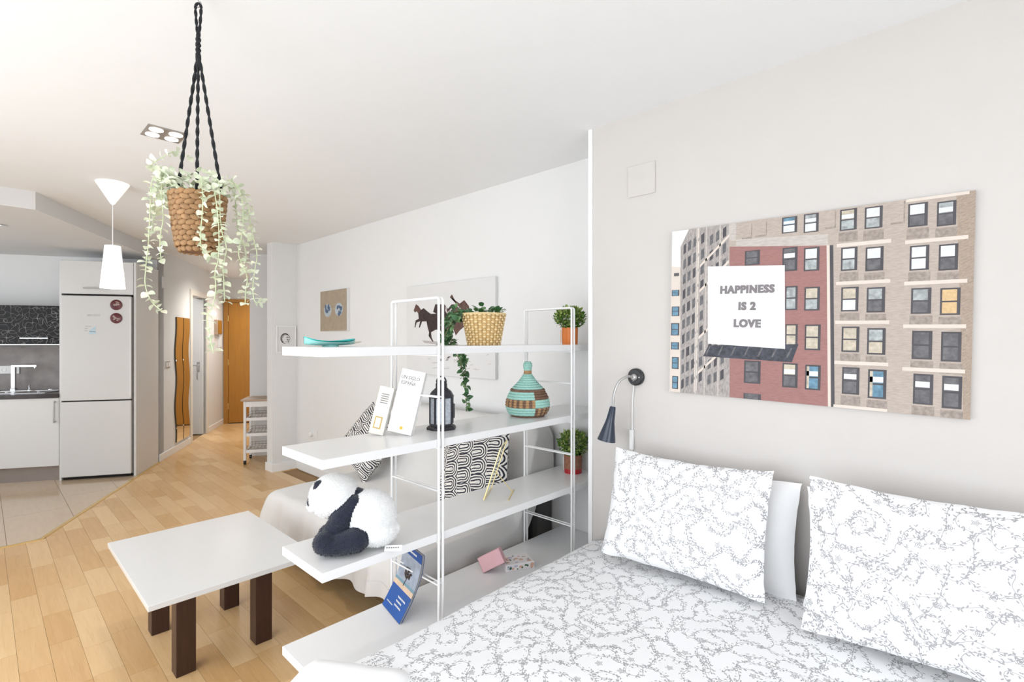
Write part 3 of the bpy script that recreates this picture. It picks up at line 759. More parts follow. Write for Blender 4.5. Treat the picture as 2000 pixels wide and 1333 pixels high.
# folded white blanket over the foot corner of the bed
def bl(u, v):
    ln = u * .30; a_ = R(36); px, py = -1.44 + v * 0, .64
    ax, ay = math.cos(a_), math.sin(a_); bx, by = math.sin(a_), -math.cos(a_)
    x = -1.432 + ln * ax + v * .30 * bx; yy = .655 + ln * ay + v * .30 * by
    z = .488 - .012 * u + .004 * mnoise.noise((u * 4, v * 4, 2))
    e = min(u / .10, 1); z -= (1 - math.sqrt(max(0, 1 - (1 - e) ** 2))) * .16
    e2 = min(min(v, 1 - v) / .10, 1); z -= (1 - math.sqrt(max(0, 1 - (1 - e2) ** 2))) * .03
    e3 = min((1 - u) / .10, 1); z -= (1 - math.sqrt(max(0, 1 - (1 - e3) ** 2))) * .03
    return (x, yy, z)
o = MB().grid(bl, 28, 18, uvf=lambda u, v: (u, v)).obj('blanket', 'cotton_white', smooth=80)
sd = o.modifiers.new('thick', 'SOLIDIFY'); sd.thickness = .03; sd.offset = -1
tag(o, 'plain white folded blanket on the edge of the bed', 'blanket')

# ------------------------------------------------------------------ shelving unit
SZ = [1.406, 1.039, .670, .303]; TH = .032
t = thing('shelving_unit', 'white open shelving unit with wire ladder frames and four shelves', 'shelf unit', (0, 0, 0))
for z in SZ: MB().box(XB, Y0, z - TH, XF, YH - .004, z).obj('shelf', 'shelf_white', t, bevel=.0015)
def ladder(yy):
    r_ = .012
    zt = 1.597; P = [(XF + .006, yy, 0.0), (XF + .006, yy, zt - r_)]
    for q in range(1, 5): a_ = R(90) * q / 4; P.append((XF + .006 - r_ * (1 - math.cos(a_)), yy, zt - r_ + r_ * math.sin(a_)))
    for q in range(0, 5): a_ = R(90) * q / 4; P.append((XB - .006 + r_ * (1 - math.sin(a_)), yy, zt - r_ + r_ * math.cos(a_)))
    P += [(XB - .006, yy, zt - r_ - .01), (XB - .006, yy, 0.0)]
    f = MB().tube(P, .0052, 8).obj('ladder_frame', 'rod_white', t, smooth=True)
    for z in (1.370, 1.205, 1.004, .836, .634, .466, .267, .10):
        MB().tube([(XF + .006, yy, z), (XB - .006, yy, z)], .0034, 6).obj('rung', 'rod_white', f, smooth=True)
for yy in (1.238, 1.258, 2.103, 2.125): ladder(yy)

# ------------------------------------------------------------------ coffee table
t = thing('coffee_table', 'low white-topped coffee table on four dark square legs', 'table', (-2.749, .766, 0))
MB().box(-.437, -.328, .398, .437, .328, .420).obj('table_top', 'table_white', t, bevel=.0015)
for qx in (-.221, .221):
    for qy in (-.159, .159): MB().box(qx - .037, qy - .037, 0, qx + .037, qy + .037, .398).obj('leg', 'wenge', t, bevel=.002)

# ------------------------------------------------------------------ sofa, throw and cushions
t = thing('sofa', 'dark grey sofa bed under a white throw by the wall', 'sofa', (-2.75, 1.85, 0))
MB().box(-.83, -.48, .20, .79, .38, .375).obj('seat', 'sofa_grey', t, bevel=.03)
MB().box(-.83, .43, .20, .80, .585, .895).obj('backrest', 'sofa_grey', t, bevel=.04)
for qx in (-.78, .73):
    for qy in (-.40, .45): MB().box(qx, qy, 0, qx + .035, qy + .035, .20).obj('leg', 'steel', t)
tp = smooth_path([(0, 2.392, .918), (0, 2.36, .932), (0, 2.32, .938), (0, 2.235, .915), (0, 2.15, .66), (0, 2.10, .49), (0, 2.02, .425), (0, 1.75, .412), (0, 1.45, .41), (0, 1.365, .395), (0, 1.333, .34), (0, 1.322, .26), (0, 1.315, .17)], 6)
ta = [0]
for i in range(1, len(tp)): ta.append(ta[-1] + (tp[i] - tp[i - 1]).length)
def thr(u, v):
    q = v * (len(tp) - 1); i = min(int(q), len(tp) - 2); p = tp[i].lerp(tp[i + 1], q - i)
    xr = -1.95
    dr_ = .27 if p.y < 2.14 else .27 + .17 * min(1, (p.y - 2.14) / .08)
    ln = -.30 + u * (.30 + (xr + 3.59) + dr_); wr = mnoise.noise((ln * 4, p.y * 4, p.z * 4)) * .008 + mnoise.noise((ln * 11, p.y * 9, p.z * 9)) * .004
    hang = max(0, min(1, (.40 - p.z) / .2))
    if ln > xr + 3.59:
        d = ln - (xr + 3.59); x = xr + .028 * min(1, d / .05) + .006 * math.sin(p.y * 24) * min(1, d * 5); y = p.y
        z = max(p.z - .02 - d + wr, .13 + .02 * math.sin(p.y * 15)) if p.z > .16 else p.z
        x = min(x, -1.914)
    elif ln >= 0:
        x = -3.59 + ln; y = p.y - hang * (.016 * math.sin(ln * 19) + .012 * math.sin(ln * 41 + 1)); z = p.z + wr
        if v > .93: z += .035 * mnoise.noise((ln * 3, 5, 1)) + .01 * math.sin(ln * 23)
        k = max(0, 1 - ln / .05); z -= .03 * k * k
    else:
        d = -ln; x = -3.59 - .03 * min(1, d / .06) - .25 * max(0, d - .06) + .02 * math.sin(p.y * 21) * d * 3; y = p.y - hang * .02 - (.05 * d if p.y < 1.5 else 0)
        z = p.z - .03 - d + wr
        z = max(z, .12 + .03 * math.sin(p.y * 13))
    return (x, y, z)
o = MB().grid(thr, 110, 78, uvf=lambda u, v: (u * 2, v * 2)).obj('sofa_throw', 'linen_white', smooth=80)
tag(o, 'white linen throw draped over the sofa with uneven hem', 'throw')
o = cushion(.44, .44, .15, 'arches', 'cushion', .07, 1)
mt = Matrix.Translation((-3.33, 1.975, .682)) @ Euler((R(68), 0, R(14))).to_matrix().to_4x4() @ Matrix.Rotation(R(-33), 4, 'Z'); o.location = mt.translation; o.rotation_euler = mt.to_euler()
tag(o, 'black and cream arch print cushion on the sofa behind the books', 'cushion', 'arch print cushions')
o = cushion(.52, .44, .15, 'arches', 'cushion', .05, 2)
mt = Matrix.Translation((-2.19, 1.985, .675)) @ Euler((R(70), 0, R(4))).to_matrix().to_4x4() @ Matrix.Rotation(R(13), 4, 'Z'); o.location = mt.translation; o.rotation_euler = mt.to_euler()
tag(o, 'black and cream arch print cushion on the sofa behind the brass frame', 'cushion', 'arch print cushions')

# ------------------------------------------------------------------ wall things
def plate(name, label, cat, x, y, z, sx, sz, mt_, rot=0, d=.008):
    o = thing(name, label, cat, (x, y, z), rot); MB().box(-sx, -d, -sz, sx, 0, sz).obj('plate', mt_, o, bevel=.002); return o
plate('vent_cover', 'flush square blank cover plate on the grey wall above the lamp', 'cover plate', -1.178, YW, 2.178, .07, .073, 'wall_greige', d=.006)
o = plate('power_socket', 'white double socket low on the white wall behind the shelf', 'socket', -5.20, YH, .43, .075, .04, 'socket_white')
MB().lathe([(.026, 0), (.026, .03), (.02, .036)], 16).obj('plug', 'socket_white', o, loc=(-.035, -.008, 0), rot=(R(90), 0, 0))
t = thing('reading_lamp', 'black gooseneck reading lamp with navy cone shade on grey wall', 'lamp', (-1.203, YW, 1.257))
MB().lathe([(.040, 0), (.040, .016), (.034, .022), (0, .022)], 32).obj('wall_plate', 'black_plastic', t, smooth=True, rot=(R(90), 0, 0))
MB().lathe([(.017, .020), (.016, .032), (.010, .038), (0, .038)], 20).obj('hub', 'steel', t, smooth=True, rot=(R(90), 0, 0))
MB().lathe([(.004, .022), (.003, .025)], 8, c=(.025, 0, 0)).obj('screw', 'steel', t, rot=(R(90), 0, 0))
MB().tube(smooth_path([(0, -.03, 0), (-.012, -.065, .004), (-.034, -.10, -.018), (-.047, -.122, -.07), (-.052, -.126, -.138)], 5), .0062, 8).obj('gooseneck', 'steel', t, smooth=True)
MB().lathe([(.011, .004), (.0135, 0), (.0195, -.058), (.0205, -.062), (.0205, -.066), (.042, -.156), (.0405, -.156), (.019, -.068), (0, -.06)], 30).obj('lamp_shade', 'lamp_navy', t, smooth=True, loc=(-.052, -.126, -.136), rot=(R(-6), R(9), 0))
cb = MB().tube(smooth_path([(-.006, -.026, -.01), (-.010, -.012, -.04), (-.020, -.006, -.12), (-.022, -.005, -.25), (-.022, -.005, -.60)], 4), .0028, 6).obj('cable', 'socket_white', t, smooth=True)
MB().box(-.032, -.018, -.345, -.012, -.001, -.25).obj('switch', 'socket_white', cb, bevel=.004)
# city canvas: printed shapes laid on the canvas face
CWD, CHT = .9865, .707
t = thing('city_canvas', 'large canvas print of brick apartment facades with a slogan billboard', 'canvas print', (-.5296, YW, 1.5462)); t.rotation_euler = (0, R(1.06), 0)
MB().box(-CWD / 2, -.022, -CHT / 2, CWD / 2, -.001, CHT / 2).obj('canvas', 'canvas_edge', t, bevel=.001)
names = ['facade_tan', 'facade_red', 'facade_pale', 'facade_tower', 'facade_side', 'facade_stain', 'cornice', 'win_frame', 'win_dark', 'win_sky', 'win_white', 'win_blue', 'win_curtain', 'win_warm', 'sky_white', 'fire_escape']
ix = {n: i for i, n in enumerate(names)}
pb = MB(); rc = random.Random(11)
def cp(pts, m, lay):
    P = [((min(max(u, 0), 1000) / 1000 - .5) * CWD, -.0222 - lay * .00012, (min(max(v, 0), 1000) / 1000 - .5) * CHT) for u, v in pts]
    pb.add(P, [list(range(len(P)))], ix[m])
def cr(u0, v0, u1, v1, m, lay): cp([(u0, v0), (u1, v0), (u1, v1), (u0, v1)], m, lay)
cr(0, 0, 1000, 1000, 'facade_tan', 0)
cp([(252, 868), (604, 820), (618, 0), (264, 0)], 'facade_red', 1)
cp([(278, 905), (603, 880), (604, 822), (279, 866)], 'facade_pale', 1)
cp([(40, 899), (77, 1000), (247, 1000), (264, 0), (50, 0)], 'facade_tower', 1)
cp([(0, 782), (42, 774), (50, 0), (0, 0)], 'cornice', 1)
cp([(0, 1000), (77, 1000), (40, 899), (42, 774), (0, 782)], 'sky_white', 2)
cp([(247, 1000), (277, 1000), (277, 898), (251, 903)], 'facade_pale', 2)
cp([(954, 1000), (1000, 1000), (1000, 0), (984, 0)], 'facade_side', 1)
cp([(610, 821), (621, 820), (636, 0), (625, 0)], 'win_frame', 2); cp([(600, 822), (609, 821), (624, 0), (615, 0)], 'cornice', 2)
for q in range(11):                                     # tower: slanted windows between stone piers
    for ci, (u0, u1) in enumerate(((54, 66), (74, 88), (98, 110), (132, 146), (170, 184), (196, 209), (224, 238))):
        v = 20 + q * 92 + ci * 17 - (30 if ci > 3 else 0)
        if v > 930: continue
        cp([(u0, v), (u1, v + 14), (u1, v + 70), (u0, v + 56)], 'win_dark' if (q + ci) % 3 else 'win_frame', 2)
    cp([(112, q * 92 + 10), (124, q * 92 + 22), (124, q * 92 + 96), (112, q * 92 + 84)], 'cornice', 2)
for v in (120, 330, 610, 760): cp([(128, v), (250, v + 165), (250, v + 182), (128, v + 17)], 'cornice', 3)
for u in (115, 154, 212): cp([(u, 0), (u + 6, 0), (u + 4, 1000), (u - 2, 1000)], 'facade_pale', 3)
for v in range(20, 1000, 14): cp([(957 + (1000 - v) * .03, v), (1000, v + 26), (1000, v + 30), (957 + (1000 - v) * .03, v + 4)], 'facade_stain', 2)
WN = {'A': [(640, 887, 691, 993), (646, 686, 695, 802), (649, 483, 701, 604), (653, 281, 706, 407), (657, 71, 709, 205)],
      'B': [(714, 883, 765, 988), (719, 677, 770, 793), (725, 476, 777, 597), (729, 272, 781, 400), (734, 60, 786, 200)],
      'C': [(834, 869, 885, 977), (841, 667, 891, 781), (847, 466, 899, 585), (852, 257, 904, 388), (858, 50, 909, 190)],
      'D': [(908, 859, 955, 969), (915, 659, 962, 776), (921, 459, 970, 580), (926, 251, 975, 384), (931, 42, 979, 187)],
      'E': [(314, 752, 371, 833), (319, 89, 382, 216), (319, 0, 385, 32)],
      'F': [(449, 908, 502, 993), (453, 704, 505, 830), (466, 495, 508, 623), (469, 306, 511, 420), (461, 82, 514, 212)],
      'G': [(524, 898, 573, 995), (527, 697, 578, 819), (531, 491, 582, 613), (535, 285, 587, 418), (539, 78, 590, 208)],
      'L': [(12, 720, 35, 740), (3, 597, 38, 635), (4, 473, 40, 532), (2, 352, 41, 429), (4, 265, 41, 310), (9, 144, 41, 218), (12, 20, 40, 100)]}
look = {'A': ['win_warm', 'win_white', 'win_warm', 'win_warm', 'win_dark'], 'B': ['win_white', 'win_white', 'win_sky', 'win_sky', 'win_blue'],
        'C': ['win_white', 'win_white', 'win_sky', 'win_dark', 'win_dark'], 'D': ['win_sky', 'win_white', 'win_curtain', 'win_dark', 'win_dark'],
        'E': ['win_dark', 'win_dark', 'win_dark'], 'F': ['win_blue', 'win_dark', 'win_sky', 'win_warm', 'win_warm'], 'G': ['win_sky', 'win_white', 'win_warm', 'win_warm', 'win_blue'], 'L': ['win_dark'] + ['win_blue'] * 6}
low = {'A': ['win_sky', 'win_sky', 'win_white', 'win_warm', 'win_dark'], 'B': ['win_sky', 'win_dark', 'win_dark', 'win_warm', 'win_blue'], 'C': ['win_dark', 'win_white', 'win_dark', 'win_dark', 'win_dark'],
       'D': ['win_dark', 'win_dark', 'win_curtain', 'win_dark', 'win_dark'], 'F': ['win_white', 'win_dark', 'win_sky', 'win_warm', 'win_dark'], 'G': ['win_white', 'win_sky', 'win_sky', 'win_warm', 'win_blue']}
for k_, l in WN.items():
    for i, (u0, v0, u1, v1) in enumerate(l):
        if k_ not in 'LE': 
            cr(u0 - 3, v0 - 55, u1 + 4, v0 - 8, 'facade_stain', 2) if k_ in 'ABCD' else None
        cr(u0, v0, u1, v1, 'win_frame', 4)
        iw = (u1 - u0) * .10; ih = (v1 - v0) * .06; vm = (v0 + v1) / 2
        a_, b_ = look[k_][i], low.get(k_, look[k_])[i] if k_ in low else look[k_][i]
        cr(u0 + iw, vm + ih * .5, u1 - iw * 1.7, v1 - ih, a_, 5); cr(u0 + iw, v0 + ih, u1 - iw * 1.7, vm - ih * .5, b_, 5)
        if k_ in 'ABCDFG' and i in (0, 1, 4): cr(u0 + iw, vm + ih, u1 - iw * 1.7, vm + (v1 - vm) * .5, 'win_white', 6)
        if k_ in 'BG' and i == 4: cr(u0 + iw, v0 + ih, u0 + iw * 2.6, v1 - ih, 'win_warm', 6)
for (u0, u1), vs in (((632, 790), (1, 620, 424, 222)), ((828, 985), (991, 796, 604, 404, 205))):
    for v in vs: cr(u0, v - 4, u1, v + 13, 'cornice', 3)
cr(632, 806, 790, 824, 'cornice', 3)
for (u0, v0, u1, v1) in ((300, 902, 340, 985), (352, 905, 395, 985), (595, 905, 628, 995), (788, 890, 826, 995)):
    cr(u0, v0, u1, v1, 'facade_stain', 2); cr(u0, v0 + 9, u1 - 4, v1, 'facade_tan', 3)
cp([(173, 296), (515, 315), (493, 217), (150, 230)], 'fire_escape', 6)
for q in range(7): cp([(160 + q * 52, 240), (166 + q * 52, 240), (182 + q * 52, 292), (176 + q * 52, 292)], 'win_dark', 7)
pb.obj('print', names, t)
sg = MB(); sgp = [(163, 764), (462, 737), (469, 287), (170, 306)]
sg.add([((u / 1000 - .5) * CWD, -.0236, (v / 1000 - .5) * CHT) for u, v in sgp], [(0, 1, 2, 3)]); sg = sg.obj('billboard', 'sign_white', t)
for body, u, v in (('HAPPINESS', .3222, .6155), ('IS 2', .3255, .5205), ('LOVE', .3268, .4230)):
    text(body, .0415, 'print_grey', sg, bold=.0008, fat=.0022, ext=0, loc=((u - .5) * CWD, -.0239, (v - .5) * CHT), rot=(R(90), R(1.2), 0), sx=.93 if body == 'HAPPINESS' else .95, space=1.12)
# horse canvas
HW, HH = 1.03, .705
t = thing('horse_canvas', 'pale canvas print of brown horses galloping through water', 'canvas print', (-2.96, YH, 1.513))
MB().box(-HW / 2, -.028, -HH / 2, HW / 2, -.001, HH / 2).obj('canvas', 'canvas_pale', t, bevel=.001)
HS = [('horse_brown', 1, [(557, 865), (533, 838), (572, 817), (612, 784), (642, 762), (691, 794), (739, 732), (748, 695), (710, 642), (652, 662), (632, 625), (573, 590), (542, 647), (592, 720), (612, 752), (592, 790)]),
      ('horse_dark', 2, [(337, 692), (363, 774), (470, 766), (511, 714), (552, 759), (612, 756), (592, 701), (552, 665), (542, 590), (449, 650), (375, 671)]),
      ('horse_dark', 3, [(121, 793), (90, 722), (107, 699), (134, 710), (151, 679), (157, 624), (117, 608), (101, 529), (111, 524), (129, 581), (175, 596), (158, 523), (171, 523), (200, 592), (256, 591), (271, 517), (288, 468), (281, 429), (327, 366), (343, 366), (319, 410), (312, 468), (365, 495), (418, 497), (450, 439), (440, 377), (471, 416), (512, 454), (553, 506), (563, 590), (491, 648), (428, 677), (364, 670), (309, 672), (265, 703), (220, 741), (188, 723), (153, 770)]),
      ('horse_brown', 4, [(121, 793), (90, 722), (107, 699), (134, 710), (151, 679), (188, 723), (153, 770)]),
      ('horse_spray', 4, [(490, 763), (480, 696), (511, 648), (532, 591), (522, 647), (552, 703), (612, 738), (671, 670), (701, 637), (710, 642), (617, 749), (542, 713), (506, 676)]),
      ('horse_brown', 1, [(560, 590), (640, 640), (720, 640), (760, 560), (740, 470), (690, 520), (640, 480), (600, 430), (570, 500)]),
      ('ripple', 1, [(200, 380), (470, 360), (640, 395), (560, 350), (380, 335), (230, 350)])]
for i in range(26):
    u = 260 + rc.random() * 680; v = 60 + rc.random() * 200; l_ = 30 + rc.random() * 60
    HS.append(('ripple' if i % 3 else 'horse_spray', 1, [(u, v), (u + l_, v + 9), (u + l_ * .9, v + 15), (u + 6, v + 6)]))
for i in range(9):
    u = 400 + rc.random() * 110; v = 140 + rc.random() * 70; HS.append(('horse_dark', 2, [(u, v), (u + 36, v + 6), (u + 28, v + 14), (u + 3, v + 8)]))
b = MB()
for i, (m_, lay, pts) in enumerate(HS):
    P = [((u / 1000 - .5) * HW, -.0282 - lay * .0002, (v / 1000 - .5) * HH) for u, v in pts]
    if i < 7: q = MB(); q.add(P, [list(range(len(P)))]); q.obj('printed_horse' if m_ != 'ripple' else 'printed_water', m_, t)
    else: b.add(P, [list(range(len(P)))], ('ripple', 'horse_spray', 'horse_dark').index(m_))
o = b.obj('ripple_print', ['ripple', 'horse_spray', 'horse_dark'], t); o['kind'] = 'stuff'
# sunglasses canvas
t = thing('sunglasses_canvas', 'small beige canvas print of round blue sunglasses', 'canvas print', (-4.727, YH, 1.724))
MB().box(-.272, -.032, -.203, .272, -.001, .203).obj('canvas', 'canvas_edge', t, bevel=.001)
b = MB().box(-.271, -.0325, -.202, .271, -.032, .202)
def disc(b, cx, cz, rx, rz, lay, m, n=22): b.add([(cx + rx * math.cos(2 * math.pi * i / n), -.0328 - lay * .0003, cz + rz * math.sin(2 * math.pi * i / n)) for i in range(n)], [list(range(n))], m)
for cx in (-.112, .118):
    disc(b, cx, .005, .084, .070, 0, 3); disc(b, cx, .005, .078, .065, 1, 2)
    for q in range(7): disc(b, cx - .045 + rc.random() * .09, -.045 + rc.random() * .09, .012 + rc.random() * .014, .010 + rc.random() * .02, 2 + q, 1)
b.add([(-.06, -.0335, .055), (.07, -.0335, .06), (.07, -.0335, .066), (-.06, -.0335, .061)], [(0, 1, 2, 3)], 3)
b.add([(-.035, -.0335, .012), (.04, -.0335, .014), (.04, -.0335, .022), (-.035, -.0335, .02)], [(0, 1, 2, 3)], 3)
b.obj('print', ['sand_canvas', 'lens_blue', 'lens_pale', 'lens_rim'], t)
# framed drawing on the pilaster
t = thing('framed_drawing', 'white framed ink drawing of a ring on the pilaster', 'picture', (-5.635, 2.322, 1.438), R(90))
MB().box(-.108, -.018, -.15, .108, -.001, -.138).box(-.108, -.018, .138, .108, -.001, .15).box(-.108, -.018, -.138, -.096, -.001, .138).box(.096, -.018, -.138, .108, -.001, .138).obj('picture_frame', 'trim_white', t, bevel=.001)
MB().box(-.097, -.008, -.139, .097, -.001, .139).obj('paper', 'picture_paper', t)
b = MB()
for q in range(5):
    a0 = rc.random() * 6; P = [(.004 * q - .01 + (.048 - .003 * q) * math.cos(a0 + i * .28), -.0085, .01 + (.055 - .004 * q) * math.sin(a0 + i * .28)) for i in range(15)]
    b.tube(P, .0028 if q < 2 else .0014, 4)
for q in range(8): b.ell((-.02 + rc.random() * .05, -.0085, -.03 + rc.random() * .07), (.006, .0006, .005), 6, 4)
b.obj('drawing', 'ink', t)

# ------------------------------------------------------------------ leaves
def leaf_mesh(name, l, w_, m, fold=.12, tip=.0, n=5):
    v = [(0, 0, 0)]; f = []
    for i in range(1, n):
        q = i / n; ww = w_ / 2 * math.sin(math.pi * (q ** (.8 - tip))) ** .8; z = l * .10 * math.sin(math.pi * q)
        v += [(l * q, -ww, z + ww * fold), (l * q, 0, z), (l * q, ww, z + ww * fold)]
    v.append((l, 0, -.02 * l)); e = len(v) - 1
    f += [(0, 1, 2), (0, 2, 3)]
    for i in range(n - 2):
        a_ = 1 + i * 3; f += [(a_, a_ + 3, a_ + 4, a_ + 1), (a_ + 1, a_ + 4, a_ + 5, a_ + 2)]
    a_ = 1 + (n - 2) * 3; f += [(a_, e, a_ + 1), (a_ + 1, e, a_ + 2)]
    b = MB(); b.add(v, f); return b.mesh(name, m, smooth=80)
def lmat(p, d, nrm, s_=1):
    d = Vector(d).normalized(); nrm = Vector(nrm); y = nrm.cross(d)
    if y.length < 1e-4: y = Vector((0, 1, 0)).cross(d)
    y.normalize(); z = d.cross(y)
    m_ = Matrix((d, y, z)).transposed().to_4x4() @ Matrix.Scale(s_, 4); m_.translation = Vector(p); return m_
def place_leaf(me, parent, origin, p, d, nrm, s_=1, name='leaf'):
    o = bpy.data.objects.new(name, me); C.objects.link(o); o.parent = parent
    mx = lmat(Vector(p) - Vector(origin), d, nrm, s_)
    o.location = mx.translation; o.rotation_euler = mx.to_euler(); o.scale = (s_,) * 3
def bake_leaf(b, me, p, d, nrm, s_, m):
    mx = lmat(p, d, nrm, s_); b.add([mx @ v.co for v in me.vertices], [list(f.vertices) for f in me.polygons], m)
rl = random.Random(5)
def rv(): return Vector((rl.uniform(-1, 1), rl.uniform(-1, 1), rl.uniform(-1, 1)))

# hanging planter
HX, HY = -1.765, .462
hp = (HX, HY, 1.697)
t = thing('hanging_planter', 'woven basket planter with trailing pale eucalyptus hung on black ropes', 'hanging plant', hp)
NR = 12; H_ = .178
for i in range(NR):
    q = (i + .5) / NR; rad = .053 + .023 * q ** .75 if q > .12 else .046 + .010 * q / .12
    b = MB(); ns = 17
    for j in range(ns):
        a_ = 2 * math.pi * (j + (i % 2) * .5) / ns; sl = .0045 if i % 2 else -.0045
        tang = Vector((-math.sin(a_), math.cos(a_), 0)); pos = Vector((rad * math.cos(a_), rad * math.sin(a_), q * H_))
        ax = (tang * 1 + Vector((0, 0, sl * 60))).normalized(); yv = Vector((math.cos(a_), math.sin(a_), 0)); zv = ax.cross(yv)
        rot = Matrix((ax, yv, zv)).transposed()
        b.ell(pos, (rad * math.pi / ns * 1.22, .0055, .0088), 8, 6, 0, rot)
    b.obj('braid_row', 'straw', t, smooth=80)
MB().lathe([(0, .004), (.044, .004), (.049, .012), (.051, .02), (.074, H_ - .004), (.070, H_ - .006), (.0, H_ - .02)], 24).obj('liner', 'straw_dark', t, smooth=True)
top = Vector((0, 0, 2.318 - hp[2]))
def twist(P, r_, k=26):
    b = MB(); n_ = len(P)
    for s_ in (0, math.pi):
        Q = []
        for i, p in enumerate(P): a_ = i * .9 + s_; Q.append(Vector(p) + Vector((math.cos(a_), math.sin(a_), 0)) * r_ * .6)
        b.tube(Q, r_ * .75, 6)
    return b
def lerp_path(a_, c_, n_): a_, c_ = Vector(a_), Vector(c_); return [a_.lerp(c_, i / n_) for i in range(n_ + 1)]
for (x, y_, z) in ((-1.814, .416, 1.87), (-1.742, .452, 1.87), (-1.712, .512, 1.87)):
    e = Vector((x - HX, y_ - HY, z - hp[2])); twist(lerp_path(top, e, 46), .0042).obj('rope', 'rope_black', t, smooth=80)
twist(lerp_path(top + Vector((0, 0, -.02)), top + Vector((0, 0, .045)), 14), .0062).obj('knot', 'rope_black', t, smooth=80)
lp = [(-.001, 0, .04), (-.005, 0, .08), (-.0085, 0, .13), (-.006, 0, .143), (0, 0, .147), (.006, 0, .143), (.0085, 0, .13), (.005, 0, .08), (.001, 0, .04)]
twist(smooth_path([top + Vector((p[0] * .726, p[0] * .687, p[2])) for p in lp], 7), .0036).obj('rope_loop', 'rope_black', t, smooth=80)
zc = ZC - hp[2]
MB().tube(smooth_path([(0, 0, zc), (0, 0, zc - .02), (.006, .006, zc - .026), (.006, .006, zc - .036), (0, 0, zc - .04), (-.006, -.006, zc - .034)], 4), .0016, 6).lathe([(.012, 0), (.008, -.004)], 14, c=(0, 0, zc)).obj('hook', 'steel', t)
ST = [[(-1.779, 0.408, 1.897), (-1.807, 0.379, 1.93), (-1.826, 0.357, 1.911), (-1.828, 0.352, 1.836), (-1.829, 0.348, 1.728), (-1.831, 0.342, 1.651), (-1.829, 0.34, 1.593), (-1.812, 0.353, 1.544), (-1.789, 0.372, 1.518)], [(-1.761, 0.398, 1.886), (-1.78, 0.374, 1.905), (-1.776, 0.37, 1.846), (-1.767, 0.372, 1.791), (-1.767, 0.365, 1.738), (-1.761, 0.363, 1.692), (-1.752, 0.365, 1.656)], [(-1.683, 0.444, 1.88), (-1.672, 0.445, 1.908), (-1.662, 0.446, 1.847), (-1.655, 0.443, 1.793), (-1.651, 0.438, 1.739), (-1.641, 0.438, 1.698), (-1.614, 0.454, 1.668)], [(-1.656, 0.47, 1.885), (-1.642, 0.48, 1.902), (-1.635, 0.483, 1.849), (-1.631, 0.483, 1.796), (-1.624, 0.486, 1.743), (-1.613, 0.494, 1.698), (-1.617, 0.487, 1.645), (-1.613, 0.487, 1.599), (-1.608, 0.488, 1.541)], [(-1.644, 0.453, 1.879), (-1.625, 0.465, 1.863), (-1.611, 0.473, 1.761), (-1.607, 0.471, 1.665), (-1.608, 0.463, 1.627), (-1.602, 0.463, 1.576), (-1.603, 0.456, 1.528), (-1.61, 0.443, 1.495), (-1.599, 0.447, 1.444), (-1.587, 0.453, 1.393)], [(-1.706, 0.505, 1.899), (-1.686, 0.528, 1.92), (-1.666, 0.55, 1.877), (-1.663, 0.556, 1.799), (-1.671, 0.552, 1.736), (-1.678, 0.549, 1.69), (-1.663, 0.567, 1.627), (-1.668, 0.565, 1.58), (-1.672, 0.565, 1.54)], [(-1.745, 0.524, 1.911), (-1.72, 0.553, 1.92), (-1.697, 0.581, 1.857), (-1.695, 0.589, 1.793), (-1.69, 0.6, 1.733), (-1.69, 0.606, 1.698), (-1.701, 0.602, 1.642), (-1.709, 0.601, 1.596), (-1.71, 0.606, 1.556), (-1.697, 0.624, 1.55)], [(-1.773, 0.525, 1.917), (-1.756, 0.557, 1.909), (-1.761, 0.569, 1.833), (-1.769, 0.578, 1.778), (-1.765, 0.598, 1.722), (-1.78, 0.6, 1.682)], [(-1.832, 0.441, 1.919), (-1.879, 0.411, 1.946), (-1.922, 0.383, 1.905), (-1.938, 0.382, 1.83), (-1.955, 0.38, 1.775)], [(-1.844, 0.43, 1.911), (-1.9, 0.388, 1.97), (-1.926, 0.374, 1.985), (-1.905, 0.405, 2.016), (-1.887, 0.433, 2.033), (-1.865, 0.465, 2.015)]]
eu = [leaf_mesh('leaf', .025, .020, m_, .10, 0) for m_ in ('eucalyptus', 'eucalyptus_pale')]
slots = []
for S_ in ST:
    P = smooth_path(S_, 5)
    MB().tube([p - Vector(hp) for p in P], .0014, 5).obj('stem', 'eucalyptus_stem', t, smooth=True)
    acc = 0; k = 0
    for i in range(1, len(P)):
        seg = (P[i] - P[i - 1]); acc += seg.length
        if acc > .0125:
            acc = 0; k += 1; td_ = seg.normalized()
            side = td_.cross(rv()).normalized()
            for s_ in (1, -1):
                d_ = (side * s_ + td_ * .35 + rv() * .25).normalized(); slots.append((P[i], d_, (td_ * -1 + rv() * .6), rl.uniform(.7, 1.12)))
for i in range(130):                                     # the tuft around the rim
    a_ = rl.random() * 6.283; r_ = .03 + rl.random() * .06; z = 1.87 + rl.random() * .06
    p = Vector((HX + r_ * math.cos(a_), HY + r_ * math.sin(a_), z)); d_ = (Vector((math.cos(a_), math.sin(a_), .25)) + rv() * .8).normalized()
    slots.append((p, d_, rv() + Vector((0, 0, 1)), rl.uniform(.75, 1.1)))
rl.shuffle(slots)
for i, (p, d_, n_, s_) in enumerate(slots[:298]): place_leaf(eu[i % 2], t, hp, p, d_, n_, s_)
b = MB()
for i, (p, d_, n_, s_) in enumerate(slots[298:]): bake_leaf(b, eu[i % 2], p - Vector(hp), d_, n_, s_, i % 2)
for i in range(170):                                     # fine sprigs at the left of the rim
    p = Vector((HX - .05 + rl.uniform(-.045, .04), HY - .05 + rl.uniform(-.045, .04), 1.89 + rl.uniform(-.06, .05))); bake_leaf(b, eu[i % 2], p - Vector(hp), (Vector((-.7, -.7, .2)) + rv()).normalized(), rv(), .85, i % 2)
